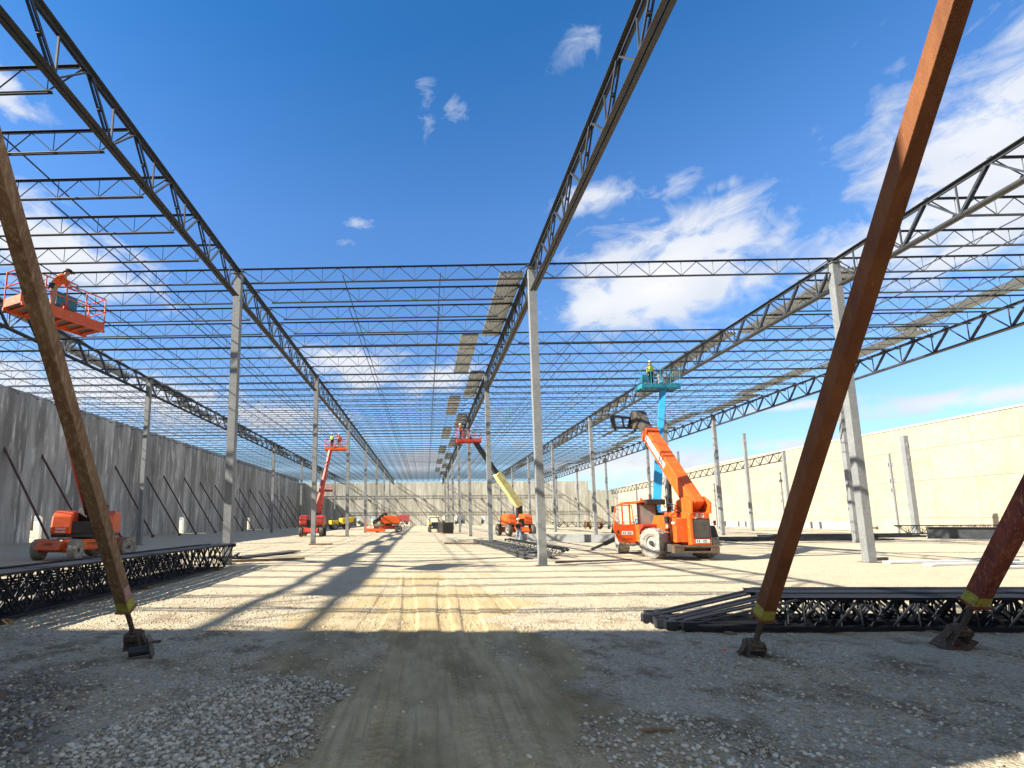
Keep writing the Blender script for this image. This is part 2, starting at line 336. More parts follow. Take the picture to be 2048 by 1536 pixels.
def build_ground():
    ys = [-40, -10, 0, 1.2]; y = 2.4
    while y < 12: ys.append(y); y += max(.022, y*.0048)
    while y < 150: ys.append(y); y += y*.014
    ys += [175, 210, 260, 340, 500, 800, 1400, 2600, 4500]
    xs = [0.0]; x = 0; st = .024
    while x < 60:
        x += st; xs.append(x)
        if x > 5.0: st *= 1.035
    xs += [85, 120, 180, 300, 600, 1300, 2600, 4500]
    xs = np.array([-a for a in xs[:0:-1]]+xs); ys = np.array(ys)
    X, Y = np.meshgrid(xs, ys); Z = gheight(X, Y)
    Z[(np.abs(X) > 120) | (Y > 160) | (Y < 1)] = 0
    ny, nx = X.shape; co = np.stack([X, Y, Z], -1).reshape(-1, 3)
    idx = np.arange(nx*ny).reshape(ny, nx); q = np.stack([idx[:-1, :-1], idx[:-1, 1:], idx[1:, 1:], idx[1:, :-1]], -1).reshape(-1, 4)
    me = bpy.data.meshes.new('ground'); me.vertices.add(len(co)); me.vertices.foreach_set('co', co.ravel())
    me.loops.add(q.size); me.loops.foreach_set('vertex_index', q.ravel()); me.polygons.add(len(q))
    me.polygons.foreach_set('loop_start', np.arange(0, q.size, 4)); me.polygons.foreach_set('loop_total', np.full(len(q), 4))
    me.update(calc_edges=True); me.polygons.foreach_set('use_smooth', [True]*len(q))
    for nm, fn in (('dirt', zone_dirt), ('soil', zone_soil), ('coarse', zone_coarse), ('shade_dirt', lambda x, y: (1-sstep(y, 7.2, 9.5))*np.clip(1.35*(1-sstep(np.abs(x+.1), 1.3, 2.2)), 0, 1)), ('near', lambda x, y: (1-sstep(y, 7, 15))*(1-.7*zone_dirt(x, y)))):
        at = me.attributes.new(nm, 'FLOAT', 'POINT'); v = fn(X, Y).ravel().astype(np.float32); at.data.foreach_set('value', v)
    o = inst('ground', me); tag(o, kind='structure')
    mt = bpy.data.materials.new('limestone_ground'); mt.use_nodes = True
    N, L, MA, MIX, RAMP = mknodes(mt.node_tree)
    ou = N('ShaderNodeOutputMaterial'); b = N('ShaderNodeBsdfPrincipled'); L(b.outputs[0], ou.inputs[0])
    b.inputs['Roughness'].default_value = .95; b.inputs['Specular IOR Level'].default_value = .15
    tc = N('ShaderNodeTexCoord')
    def ns(s, d=5, r=.6, st=(1, 1, 1)):
        mp = N('ShaderNodeMapping'); L(tc.outputs['Object'], mp.inputs[0]); mp.inputs['Scale'].default_value = st
        n = N('ShaderNodeTexNoise'); L(mp.outputs[0], n.inputs['Vector']); n.inputs['Scale'].default_value = s; n.inputs['Detail'].default_value = d; n.inputs['Roughness'].default_value = r; return n.outputs['Fac']
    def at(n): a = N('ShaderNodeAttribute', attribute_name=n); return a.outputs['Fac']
    c = MIX(RAMP(ns(.35, 6), [(.36, 0), (.64, 1)]), (.61, .505, .33), (.51, .415, .265))
    c = MIX(RAMP(ns(2.6, 6, .65), [(.42, 0), (.66, 1)]), c, (.67, .57, .40))
    vo = N('ShaderNodeTexVoronoi'); vo.inputs['Scale'].default_value = 30; L(tc.outputs['Object'], vo.inputs['Vector'])
    vo2 = N('ShaderNodeTexVoronoi'); vo2.inputs['Scale'].default_value = 75; L(tc.outputs['Object'], vo2.inputs['Vector'])
    sv = N('ShaderNodeSeparateColor'); L(vo.outputs['Color'], sv.inputs[0])
    peb = MIX(sv.outputs[0], (.44, .37, .26), (.68, .58, .42))
    c = MIX(RAMP(ns(1.1, 5), [(.35, .25), (.7, .75)]), c, peb)
    tan = MIX(ns(1.6, 6, .65, (1, .25, 1)), (.42, .29, .13), (.54, .41, .21))
    c = MIX(MA('MULTIPLY', RAMP(MA('ADD', MA('MULTIPLY', at('dirt'), 1.25), MA('MULTIPLY', MA('SUBTRACT', ns(3.5, 7, .7), .5), 1.1)), [(.25, 0), (.8, 1)]), .92), c, tan)
    c = MIX(MA('MULTIPLY', at('coarse'), .8), c, (.28, .235, .165))
    c = MIX(at('soil'), c, MIX(ns(5, 6), (.13, .10, .07), (.26, .22, .16)))
    stk = RAMP(ns(9, 7, .65, (1, .06, 1)), [(.38, 0), (.62, 1)])
    c = MIX(MA('MULTIPLY', MA('MULTIPLY', at('dirt'), stk), .40), c, (.55, .45, .29))
    stk2 = RAMP(ns(17, 6, .65, (1, .05, 1)), [(.50, 0), (.60, 1)])  # dark streaks painted in to deepen the weak shading of the tyre tracks
    c = MIX(MA('MULTIPLY', MA('MULTIPLY', at('dirt'), stk2), .40), c, (.25, .175, .09))
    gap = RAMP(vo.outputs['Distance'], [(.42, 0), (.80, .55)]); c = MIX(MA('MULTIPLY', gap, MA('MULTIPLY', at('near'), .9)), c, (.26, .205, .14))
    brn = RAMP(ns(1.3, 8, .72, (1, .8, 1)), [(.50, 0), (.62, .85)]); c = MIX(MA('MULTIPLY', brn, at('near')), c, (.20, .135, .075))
    shade_patch = RAMP(ns(.85, 6, .62, (1, .55, 1)), [(.44, 0), (.60, .8)])  # darker dirt patches; wall shade on the near drive put into the colour
    c = MIX(MA('MULTIPLY', MA('MULTIPLY', at('shade_dirt'), shade_patch), .9), c, (.20, .145, .065))
    rd = RAMP(ns(.9, 6, .7), [(.62, 0), (.72, .55)]); c = MIX(rd, c, (.30, .22, .13))
    L(c, b.inputs['Base Color'])
    hgt = MA('ADD', MA('MULTIPLY', vo.outputs['Distance'], -.55), MA('ADD', MA('MULTIPLY', vo2.outputs['Distance'], -.25), MA('MULTIPLY', ns(14, 8, .7), .9)))
    bp = N('ShaderNodeBump'); bp.inputs['Distance'].default_value = .06; L(hgt, bp.inputs['Height'])
    L(MA('SUBTRACT', .9, MA('MULTIPLY', at('dirt'), .45)), bp.inputs['Strength']); L(bp.outputs[0], b.inputs['Normal'])
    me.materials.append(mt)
build_ground()

def build_stones(name, n, seed, sampler, smin, smax, mats, zoff=.25):
    rng = np.random.RandomState(seed)
    t = (1+5**.5)/2
    base = np.array([(-1, t, 0), (1, t, 0), (-1, -t, 0), (1, -t, 0), (0, -1, t), (0, 1, t), (0, -1, -t), (0, 1, -t), (t, 0, -1), (t, 0, 1), (-t, 0, -1), (-t, 0, 1)])/1.9
    fc = np.array([(0, 11, 5), (0, 5, 1), (0, 1, 7), (0, 7, 10), (0, 10, 11), (1, 5, 9), (5, 11, 4), (11, 10, 2), (10, 7, 6), (7, 1, 8), (3, 9, 4), (3, 4, 2), (3, 2, 6), (3, 6, 8), (3, 8, 9), (4, 9, 5), (2, 4, 11), (6, 2, 10), (8, 6, 7), (9, 8, 1)])
    x, y, s = sampler(rng, n); n = len(x)
    sz = (smin+(smax-smin)*rng.rand(n)**3.2)*s
    v = base[None]*(1+.38*(rng.rand(n, 12, 1)-.5))*np.stack([rng.uniform(.8, 1.35, n), rng.uniform(.7, 1.1, n), rng.uniform(.45, .8, n)], -1)[:, None]
    a = rng.rand(n)*6.28; ca, sa = np.cos(a)[:, None], np.sin(a)[:, None]
    ti = rng.uniform(-.35, .35, n); ct, st = np.cos(ti)[:, None], np.sin(ti)[:, None]
    vx, vy, vz = v[..., 0], v[..., 1], v[..., 2]; vx, vz = vx*ct-vz*st, vx*st+vz*ct
    vx, vy = vx*ca-vy*sa, vx*sa+vy*ca
    z = gheight(x, y)+sz*zoff
    co = np.stack([vx*sz[:, None]+x[:, None], vy*sz[:, None]+y[:, None], vz*sz[:, None]+z[:, None]], -1).reshape(-1, 3)
    f = (fc[None]+(np.arange(n)*12)[:, None, None]).reshape(-1, 3)
    me = bpy.data.meshes.new(name); me.vertices.add(len(co)); me.vertices.foreach_set('co', co.ravel())
    me.loops.add(f.size); me.loops.foreach_set('vertex_index', f.ravel()); me.polygons.add(len(f))
    me.polygons.foreach_set('loop_start', np.arange(0, f.size, 3)); me.polygons.foreach_set('loop_total', np.full(len(f), 3))
    me.polygons.foreach_set('material_index', np.repeat(rng.randint(0, len(mats), n), 20))
    me.update(calc_edges=True)
    for mm in mats: me.materials.append(mm)
    return inst(name, me)
sm = [material('pale_limestone', (.50, .42, .29), .9), material('grey_stone', (.34, .29, .21), .9), material('white_stone', (.66, .58, .43), .9), material('buff_stone', (.44, .34, .20), .9)]
sd = [material('brown_stone', (.20, .17, .13), .95), material('dull_stone', (.27, .25, .215), .95), sm[1]]
def s_coarse(rng, n):
    x = rng.uniform(-3.4, 3.4, n); y = rng.uniform(3.0, 6.2, n); k = rng.rand(n) < zone_coarse(x, y)**1.5; return x[k], y[k], np.ones(k.sum())
def s_soil(rng, n):
    x = rng.uniform(-7, 0, n); y = rng.uniform(3.0, 6.5, n); k = rng.rand(n) < zone_soil(x, y)*.6; return x[k], y[k], np.ones(k.sum())
def s_all(rng, n):
    y = 3.1*(13/3.1)**rng.rand(n); x = rng.uniform(-1, 1.35, n)*y*1.0
    k = rng.rand(n) < (1-.93*zone_dirt(x, y))*(1-.8*zone_coarse(x, y))*np.clip(2.2*fbm(x*.8, y*.8, 4, 77)-.55, .05, 1); return x[k], y[k], np.ones(k.sum())
tag(build_stones('gravel', 36000, 1, s_coarse, .010, .029, sm[:3], .35), 'coarse crushed limestone loose in patches beside the tyre tracks', 'gravel', kind='stuff')
tag(build_stones('rubble', 9000, 2, s_soil, .012, .042, sd, .3), 'brown stony rubble at the lower left edge of the ground', 'rubble', kind='stuff')
tag(build_stones('loose_stones', 90000, 3, s_all, .004, .024, sm, .2), 'small scattered stones over the grey ground in the shade', 'gravel', kind='stuff')
# ------------------------------------------------------------------ walls
LX = {'wall': -32.3, 'L': -20.03, 'A': -7.77, 'B': 4.50, 'C': 16.77, 'D': 29.03}
PP = 1.905; BAY = PP*8; Y0 = 19.74; YW = Y0+7*BAY
def zr(y): return 12.1-.006*(y-Y0)
def strips(mb, w, h, t, op):            # panel in local x 0..w, y 0..t (front face y=0), openings (x0, x1, z0, z1)
    if not op: return mb.box(0, w, 0, t, -.15, h)
    a, b, z0, z1 = op
    if a > .01: mb.box(0, a, 0, t, -.15, h)
    if b < w-.01: mb.box(b, w, 0, t, -.15, h)
    mb.box(max(a, 0), min(b, w), 0, t, z1, h)
    if z0 > .05: mb.box(max(a, 0), min(b, w), 0, t, -.15, z0)
    return mb
def wall(name, label, p, ang, n, w, h, t, mt, ops=(), hfun=None, skip=()):
    root = thing(name, label, 'wall', p, (0, 0, ang))
    cache = {}
    for i in range(n):
        if i in skip: continue
        x0 = i*w; op = None
        for a, b, z0, z1 in ops:
            if b > x0+.05 and a < x0+w-.05: op = (max(a-x0, 0), min(b-x0, w), z0, z1)
        key = (op, None if hfun is None else hfun(x0+w/2))
        if key not in cache or op is not None:
            mb = strips(MB(), w-.022, key[1] or h, t, op); me = mb.mesh('wall_panel', mt); cache[key] = me
        inst('wall_panel', cache[key], root, (x0, RNG.uniform(0, .018), 0))
    return root
# left wall: local x runs along -Y direction so its face (local y=0) looks towards +X
wl = wall('concrete_wall', 'long weathered grey precast wall of tall panels down the left side of the site', (-32.3, YW+.25, 0), R(-90), 51, 2.44, 12.0, .25, M['concrete'],
          [(YW+.25-41.4, YW+.25-40.15, 0, 2.15), (YW+.25-66.2, YW+.25-65.0, 0, 2.1), (YW+.25-91.4, YW+.25-90.2, 0, 2.1)])
wf = wall('concrete_wall', 'buff precast end wall closing the far end of the steel frame', (-32.3, YW, 0), 0, 30, 2.44, 10.95, .25, M['concrete_far'],
          [(15.1, 16.0, 0, 2.4), (18.7, 19.8, 0, 2.4), (24.0, 25.2, 0, 2.4), (25.9, 28.4, 0, 2.7), (32.8, 35.6, 0, 2.5), (36.6, 37.35, 0, 2.4), (39.6, 42.3, 0, 2.5), (46.3, 47.3, 0, 2.4)])
wlo = wall('concrete_wall', 'low lit precast wall stepping down beyond the right end of the far wall', (40.95, YW, 0), 0, 3, 2.44, 8.7, .25, M['concrete_far'])
# front wall in which the photographer stands: a gap of missing panels from x=-2.6 to 3.2
wfr = wall('concrete_wall', 'near precast wall whose shadow covers the foreground', (-32.6, 1.55, 0), 0, 27, 2.4444, 13.85, .28, M['concrete'],
           (), skip=(11, 12, 13, 14))
# shift the panels next to the gap (12 panels end at -3.27)
fl = MB().box(0, 2.08, 0, .28, -.15, 13.85).build('wall_panel', M['concrete'], wfr, (11*2.4444, 0, 0))
fr = MB().box(0, .85, 0, .28, -.15, 13.85).build('wall_panel', M['concrete'], wfr, (15*2.4444-.87, 0, 0))

# cream wall on the right, panel tiles between reveals
cw = thing('cream_wall', 'sunlit cream painted wall of the neighbouring building along the right side', 'wall', (61, 168, 0), (0, 0, R(-90)))
rows = [(-.2, 1.55), (1.59, 6.08), (6.12, 9.88), (9.92, 12.85)]
nW = 29; wW = 4.83
for i in range(nW):
    y = 168-i*wW
    top = 12.85 if y < 118 else 12.85-(y-118)*.048
    for z0, z1 in rows:
        z1 = min(z1, top) if z0 > 9 else z1
        # local x from wall end toward camera; front face looks to -X world: local +y is +X world? (rot -90: local x->-Y, local y->+X)
        MB().box(0, wW-.03, 0, .3, z0, z1).build('wall_panel', M['cream'], cw, (i*wW, RNG.uniform(0, .006), 0))
    MB().box(0, wW, -.10, .4, top, top+.22).build('coping', M['coping'], cw, (i*wW, 0, 0))
MB().box(0, nW*wW, .06, .26, -.2, 10.4).build('backing', M['dirty_coping'], cw)

# ------------------------------------------------------------------ columns
def col_mesh(w, h):
    return MB().box(-w/2, w/2, -w/2, w/2, .03, h).mesh('shaft', M['column'])
bp_me = MB().box(-.26, .26, -.26, .26, 0, .03).mesh('base_plate', M['darkmetal'])
cp_me = MB().box(-.20, .20, -.20, .20, 0, .022).mesh('cap_plate', M['column'])
clip_me = MB().box(-.02, .02, .15, .30, -.18, .18).box(-.10, .10, .15, .165, -.2, .2).mesh('clip', M['column'])
def column(x, y, h, label, group, w=.30, cap=True, clips=()):
    r = thing('steel_column', label, 'column', (x, y, gz(x, y)-.02), (0, 0, 0), group); h = h+.02-gz(x, y)
    inst('shaft', col_mesh(w, h), r); inst('base_plate', bp_me, r)
    if cap: inst('cap_plate', cp_me, r, (0, 0, h+.001))
    for a in clips:
        inst('clip', clip_me, r, (0, 0, a)); inst('clip', clip_me, r, (0, 0, a), (0, 0, math.pi))
    return r
LN = {'L': 'far left line', 'A': 'line left of the drive', 'B': 'middle line',
      'C': 'line above the telehandler', 'D': 'last line before the cream wall'}
for k in 'LABCD':
    for i in range(7):
        y = Y0+i*BAY
        if k == 'D' and i == 0: continue
        column(LX[k], y, zr(y)-.125, 'grey square column, %s from the front, %s' % (ORD[i-(k == 'D')], LN[k]), 'columns under the roof girders')
for (x, y, h, lb) in [(41.5, 50.2, 10.0, 'free standing grey column with no girder, nearer one beside the rusty brace'), (41.6, 65.5, 12.5, 'tall free standing grey column with no girder behind the telehandler'),
                      (40.6, 80.7, 12.2, 'free standing grey column far behind the telehandler boom'), (49.1, 52.0, 9.9, 'thick grey column standing alone in front of the cream wall at right')]:
    column(x, y, h, lb, 'columns without girders', .32 if x < 45 else .45, clips=(h-2.2, h-.9))
for i, y in enumerate((65.46, 80.7, 95.9, 111.2)):
    column(46.4, y, (10.15, 9.75, 9.4, 9.05)[i], 'grey column carrying the low edge girder by the cream wall, %s from the front' % ORD[i], 'columns by the cream wall', .32)
for i, (x, y, h) in enumerate([(49.5, 54.3, 8.4), (49.6, 71.0, 7.9), (49.8, 87.5, 7.6)]):
    column(x, y, h, 'thin grey post with cross clips before the cream wall, %s from the front' % ORD[i], 'thin posts by the cream wall', .16, False, (h-1.2, h-2.9, h-3.9))

# ------------------------------------------------------------------ joist girders
def Lprof(s, w, t, z, g):       # angle iron section on side s (-1/1), vertical leg at gap g, leg on top (z) or bottom
    if z > 0: p = [(s*g, 0), (s*(g+w), 0), (s*(g+w), -t), (s*(g+t), -t), (s*(g+t), -w), (s*g, -w)]
    else: p = [(s*g, w), (s*(g+t), w), (s*(g+t), t), (s*(g+w), t), (s*(g+w), 0), (s*g, 0)]
    return p[::-1] if s*z > 0 else p
GD = 1.17
def girder_meshes(np_, first=.0):
    Lg = np_*PP; d = {}
    mb = MB()
    for s in (-1, 1): mb.extr(Lprof(s, .115, .016, 1, .018), (0, .01, 0), (0, Lg-.01, 0))
    d['top'] = mb.mesh('top_chord', M['girder'])
    mb = MB()
    for s in (-1, 1): mb.extr(Lprof(s, .125, .018, -1, .018), (0, .22, -GD), (0, Lg-.22, -GD))
    d['bot'] = mb.mesh('bottom_chord', M['girder'])
    return d
def web_dbl(mb, y): 
    for s in (-1, 1): mb.bar((s*.045, y+.05, -.09), (s*.045, y+PP/2-.05, -GD+.09), .035, .075)
    mb.box(-.05, .05, y+PP*.25-.05, y+PP*.25+.03, -GD/2-.03, -GD/2+.03); return mb
def web_sgl(mb, y): mb.bar((0, y+PP/2+.05, -GD+.09), (0, y+PP-.05, -.09), .085, .035); return mb
def web_pst(mb, y): mb.bar((0, y+PP/2, -GD+.10), (0, y+PP/2, -.08), .04, .04, (0, 1, 0)); return mb
WM = [web_dbl(MB(), 0).mesh('web_brace', M['girder']), web_sgl(MB(), 0).mesh('web_diagonal', M['girder']), web_pst(MB(), 0).mesh('web_post', M['girder'])]
seat_me = MB().box(-.10, .10, -.06, .06, 0, .075).mesh('joist_seat', M['girder'])
GM = {8: girder_meshes(8), 9: girder_meshes(9)}
def wj(n):
    mb = MB()
    for i in range(n): web_dbl(mb, i*PP); web_sgl(mb, i*PP); web_pst(mb, i*PP)
    return mb.mesh('web', M['girder'])
WJ = {8: wj(8), 9: wj(9)}
tilt = -math.atan(.006)
for k in 'LABCD':
    for b in range(-1, 7):
        n = 9 if b < 0 else 8; y = Y0-9*PP if b < 0 else Y0+b*BAY
        pos = 'nearest overhead span' if b < 0 else '%s span' % ORD[b]
        r = thing('joist_girder', 'dark lattice girder, %s, %s' % (pos, LN[k]), 'girder', (LX[k], y, zr(y)), (tilt, 0, 0), 'roof girders')
        inst('top_chord', GM[n]['top'], r); inst('bottom_chord', GM[n]['bot'], r)
        if b < 1 or (b == 1 and k in 'ABCD'):
            for i in range(n):
                for j, nm in enumerate(('web_brace', 'web_diagonal', 'web_post')): inst(nm, WM[j], r, (0, i*PP, 0))
        else: tag(inst('web', WJ[n], r), kind='stuff')
# low edge girder beside the cream wall
for i, (ya, za, yb, zb) in enumerate([(65.46, 10.1, 80.7, 9.7), (80.7, 9.7, 95.9, 9.35), (95.9, 9.35, 111.2, 9.0), (111.2, 9.0, 126.2, 8.7)]):
    r = thing('joist_girder', 'light tan lattice girder along the cream wall, %s span from the front' % ORD[i], 'girder', (46.4, ya, za), (math.atan2(zb-za, yb-ya), 0, 0), 'edge girders by the cream wall')
    inst('top_chord', GM[8]['top'], r); inst('bottom_chord', GM[8]['bot'], r); tag(inst('web', WJ[8], r), kind='stuff')

# ------------------------------------------------------------------ joists
def joist_proto(span, D, e, n, full=False, r=.0160, mj='joist'):
    """chord and web meshes of a bar joist lying along x from 0 to span, z=0 on top"""
    d = {}
    mb = MB()
    for s in (-1, 1): mb.extr(Lprof(s, .053, .007, 1, .009), (0, 0, 0), (span, 0, 0))
    mb.box(0, .18, -.05, .05, -.125, -.01); mb.box(span-.18, span, -.05, .05, -.125, -.01)
    d['top'] = mb.mesh('top_chord', M[mj])
    mb = MB(); a = .16 if full else e-.12
    for s in (-1, 1): mb.extr(Lprof(s, .049, .007, -1, .009), (a, 0, -D), (span-a, 0, -D))
    d['bot'] = mb.mesh('bottom_chord', M[mj])
    st = (span-2*e)/(n-1); it = []
    for i in range(n):
        xb = e+i*st
        if i == 0: it.append(((.16, -.09), (xb, -D+.03), 1.25))
        else: it.append(((xb-st/2, -.04), (xb, -D+.03), 1))
        it.append(((xb, -D+.03), (xb, -.04), .75))
        if i == n-1: it.append(((xb, -D+.03), (span-.16, -.09), 1.25))
        else: it.append(((xb, -D+.03), (xb+st/2, -.04), 1))
    d['items'] = it; mb = MB()
    for p, q, k in it: mb.tube((p[0], 0, p[1]), (q[0], 0, q[1]), r*k, 5, cap=False)
    d['web'] = mb.mesh('web', M[mj])
    cache = {}; d['bars'] = []
    for p, q, k in it:
        dx, dz = round(q[0]-p[0], 3), round(q[1]-p[1], 3)
        if (dx, dz, k) not in cache: cache[(dx, dz, k)] = MB().tube((0, 0, 0), (dx, 0, dz), r*k, 5, cap=True).mesh('web_bar', M[mj])
        d['bars'].append((cache[(dx, dz, k)], (p[0], 0, p[1])))
    return d
def joist(d, label, group, loc, rot=(0, 0, 0), detail=False, name='roof_joist'):
    r = thing(name, label, 'joist', loc, rot, group)
    inst('top_chord', d['top'], r); inst('bottom_chord', d['bot'], r)
    if detail:
        for me, p in d['bars']: inst('web_bar', me, r, p)
    else: tag(inst('web', d['web'], r), kind='stuff')
    return r
S = 12.265
JP = joist_proto(S-.03, .66, .95, 9); JF = joist_proto(S-.03, .66, .95, 9, True)
bays = [('wall', 'beside the shaded wall', range(-8, 56)), ('L', 'left of the drive', range(-8, 56)),
        ('A', 'over the drive', range(0, 56)), ('B', 'right of the middle girder', [0]+list(range(4, 56))), ('C', 'in the rightmost bay', range(-4, 56))]
def jl(k, bn):
    if k < 0: return 'dark bar joist %s, %s row in front of the first columns' % (bn, ORD[-k-1])
    if k % 8 == 0: return 'dark bar joist %s, at the %s column row' % (bn, ORD[k//8])
    return 'dark bar joist %s, %s past the %s column row' % (bn, ORD[k % 8-1], ORD[k//8])
cnt = 0
for key, bn, ks in bays:
    for j, k in enumerate(ks):
        y = Y0+k*PP
        det = k <= {'wall': -99, 'L': 3, 'A': 4, 'B': 5, 'C': 2}[key] and not (key == 'L' and k < -5)
        lb = jl(k, bn)
        dd = JF if (k % 8 == 0 and k >= 0) else JP
        joist(dd, lb, 'roof joists '+bn, (LX[key]+.015, y, zr(y)+.13), detail=det); cnt += 1

# bridging lines
for key in ('wall', 'L', 'A', 'B', 'C'):
    x0 = LX[key]
    for q, f in enumerate((.352, .695)):
        x = x0+S*f
        ya = Y0+.5 if key in 'AB' else Y0-4*PP
        if key == 'B': ya = Y0+4*PP-.3
        for z, nm in ((.135, 'upper'), (-.66+.12, 'lower')):
            a = (x, ya+(1.9 if nm == 'lower' else 0), zr(ya)+z-.08); b = (x, YW-1, zr(YW)+z-.08)
            o = MB().bar(a, b, .035, .035).build('bridging_rod', M['joist'])
            tag(o, 'thin %s bridging line, %s, %s' % (nm, ('left of two', 'right of two')[q], {'wall': 'beside the shaded wall', 'L': 'left of the drive', 'A': 'over the drive', 'B': 'right of the middle girder', 'C': 'in the rightmost bay'}[key]), 'bridging', 'bridging lines')

# ------------------------------------------------------------------ bundles of roof deck
def deck_meshes(w, l):
    prof = []; n = 6; p = w/n
    for i in range(n):
        x = i*p; prof += [(x, .038), (x+p*.50, .038), (x+p*.60, 0), (x+p*.90, 0)]
    prof.append((w, .038)); mb = MB(); k = len(prof)
    vs = [(x-w/2, 0, z) for x, z in prof]+[(x-w/2, l, z) for x, z in prof]
    mb._add(vs, [(i, i+1, k+i+1, k+i) for i in range(k-1)])
    me = mb.mesh('deck_sheet', M['deck']); return me
dk = {l: deck_meshes(1.04, l) for l in (7.35,)}
def deck_bundle(x, y, label, n=7, ang=0.0, l=7.35):
    z = zr(y)+.137
    r = thing('deck_bundle', label, 'deck bundle', (x, y, z), (tilt, 0, ang), 'bundles of roof deck on the joists')
    for i in range(n): inst('deck_sheet', dk[7.35], r, (RNG.uniform(-.01, .01), RNG.uniform(-.03, .03), i*.019))
    MB().box(-.47, .47, 2.2, 2.24, -.004, n*.019+.045).box(-.47, .47, 5.2, 5.24, -.004, n*.019+.045).build('strap', M['darkmetal'], r)
    return r
for i in range(13):
    y = 20.62+i*7.2
    if y+7.4 > YW: break
    x = 3.88 if i % 2 == 0 else 2.68
    deck_bundle(x, y, 'ribbed grey deck bundle, %s from the front, left of the middle girder' % ORD[i])
for i in range(15):
    y = 6.2+i*7.3
    if y+7.4 > YW: break
    deck_bundle(-20.75 if i % 2 == 0 else -21.85, y, 'ribbed grey deck bundle, %s from the front, along the far left girder' % ORD[i])
    if i > 1: deck_bundle(17.45 if i % 2 else 18.6, y, 'ribbed grey deck bundle, %s from the front, above the telehandler line' % ORD[i-2])
    if i > 1: deck_bundle(28.35 if i % 2 else 27.3, y, 'ribbed grey deck bundle, %s from the front, along the rightmost girder' % ORD[i-2])

# ------------------------------------------------------------------ wall braces
def small_brace(p0, p1, label, group):
    r = thing('wall_brace', label, 'brace', p1, (0, 0, 0), group); d = Vector(p0)-Vector(p1)
    MB().tube((0, 0, 0), d, .085, 8).build('pole', M['brace'], r)
    MB().box(-.12, .12, -.12, .12, -.12, .16).build('foot', M['darkmetal'], r)
    MB().box(-.10, .10, -.10, .10, -.18, .30).build('wall_bracket', M['darkmetal'], r, d)
ly = [36.9, 40.7, 45.7, 50.7, 56.2, 60.4, 65.7, 70.4, 75.4, 80.5, 85.7, 90.9, 96, 101, 106, 111, 116]
for i, y in enumerate(ly):
    z = 7.4+RNG.uniform(-.15, .15)
    small_brace((-32.2, y, z), (-27.5+RNG.uniform(-.2, .2), y-.3, .12), 'dark brown slanting brace, %s from the front against the shaded left wall' % ORD[i], 'braces of the left wall')
for i, px_ in enumerate([666, 703, 738, 774, 792, 829, 848, 884, 902, 962, 996, 1072, 1147, 1182]):
    x = (px_-850)*.1265
    small_brace((x, YW-.1, 6.5), (x+4.6, YW-3.6, .12), 'slanting brown brace, %s from the left against the far end wall' % ORD[i], 'braces of the far wall')

def big_brace(x, y, z, slope, w, mt, foot_mt, label, yw=1.83, bent=0.0):
    """square tube brace from (x,y,z) up to the near wall, with screw jack, shoe and ground anchor"""
    r = thing('wall_brace', label, 'brace', (x, y, 0), (0, 0, 0), 'big rusty braces of the near wall')
    d = Vector((0, -1, slope)).normalized(); p = Vector((0, 0, z)); top = p+d*((y-yw-.06)/(1/math.sqrt(1+slope*slope)))
    n = d.cross(Vector((1, 0, 0))).normalized()
    mb = MB(); mb.bar(p, top, w, w, n); o = mb.build('tube', mt, r, bevel=.006)
    mb = MB(); s = p+d*.05
    mb.bar(s-d*.055, s-d*.03, w*1.32, w*1.32, n); o = mb.build('end_plate', foot_mt, r, bevel=.004)
    cb = MB(); hh = w/2+.0025
    for sd in (-1, 1): cb.bar(p+d*.01+Vector((sd*hh, 0, 0)), p+d*.17+Vector((sd*hh, 0, 0)), .003, w*.98, n)
    cb.bar(p+d*.01-n*hh, p+d*.15-n*hh, w*.98, .003, n); cb.build('yellow_tape', M['caution'], r)
    if x < 0: MB().bar(p+d*.18+Vector((hh, 0, 0)), p+d*.36+Vector((hh, 0, 0)), .003, w*.8, n).build('sticker', M['tag'], r)
    q = p-d*.36
    MB().tube(p-d*.01, q, .027, 10).build('screw', M['rust_d'], r)
    mb = MB()
    for i in range(14): mb.tube(p-d*(.05+i*.02), p-d*(.058+i*.02), .033, 10)
    mb.build('thread', M['rust_d'], r)
    sh = MB(); c = q-d*.02
    sh.bar(c, c-d*.05, .16, .15, n)                                    # nut block
    for sd in (-1, 1): sh.bar(c-d*.02+Vector((sd*.09, 0, 0)), c-d*.24+Vector((sd*.09, 0, 0)), .014, .17, n)
    sh.bar(c-d*.05, c-d*.065, .20, .19, n)
    for sd in (-1, 1): sh.bar(c-d*.03+Vector((sd*.115, 0, 0)), c-d*.20+Vector((sd*.16, 0, 0)), .012, .06, n)
    sh.tube(c+d*.03, c-d*.02, .05, 6)
    sh.build('shoe', M['rust_d'], r, bevel=.003)
    bl = MB(); e = c-d*.17; bl.tube(e+Vector((-.16, 0, 0)), e+Vector((.16, 0, 0)), .024, 8); bl.tube(e+Vector((.10, 0, 0)), e+Vector((.14, 0, 0)), .045, 6); bl.build('bolt', M['darkmetal'], r)
    pl = MB(); g = c-d*.26; nn = Vector((.45 if x < 0 else -.4, -.45, .9)).normalized()
    pl.bar(g-nn*.01, g+nn*.01, .34, .34, Vector((1, .4, 0))); pl.build('anchor_plate', M['rust_d'], r, bevel=.003)
    MB().tube(g, g+Vector((.03, -.02, -.42)) if x < 6 else g+Vector((-.10, -.12, -.42)), .062, 12).build('anchor_pipe', M['rust_r'] if x > 6 or x < 0 else M['darkmetal'], r)
    return r
big_brace(-3.9, 6.62, .57, 1.745, .15, M['rust_b'], M['rust_b'], 'big brown rusty square tube brace rising out of the left side of the view')
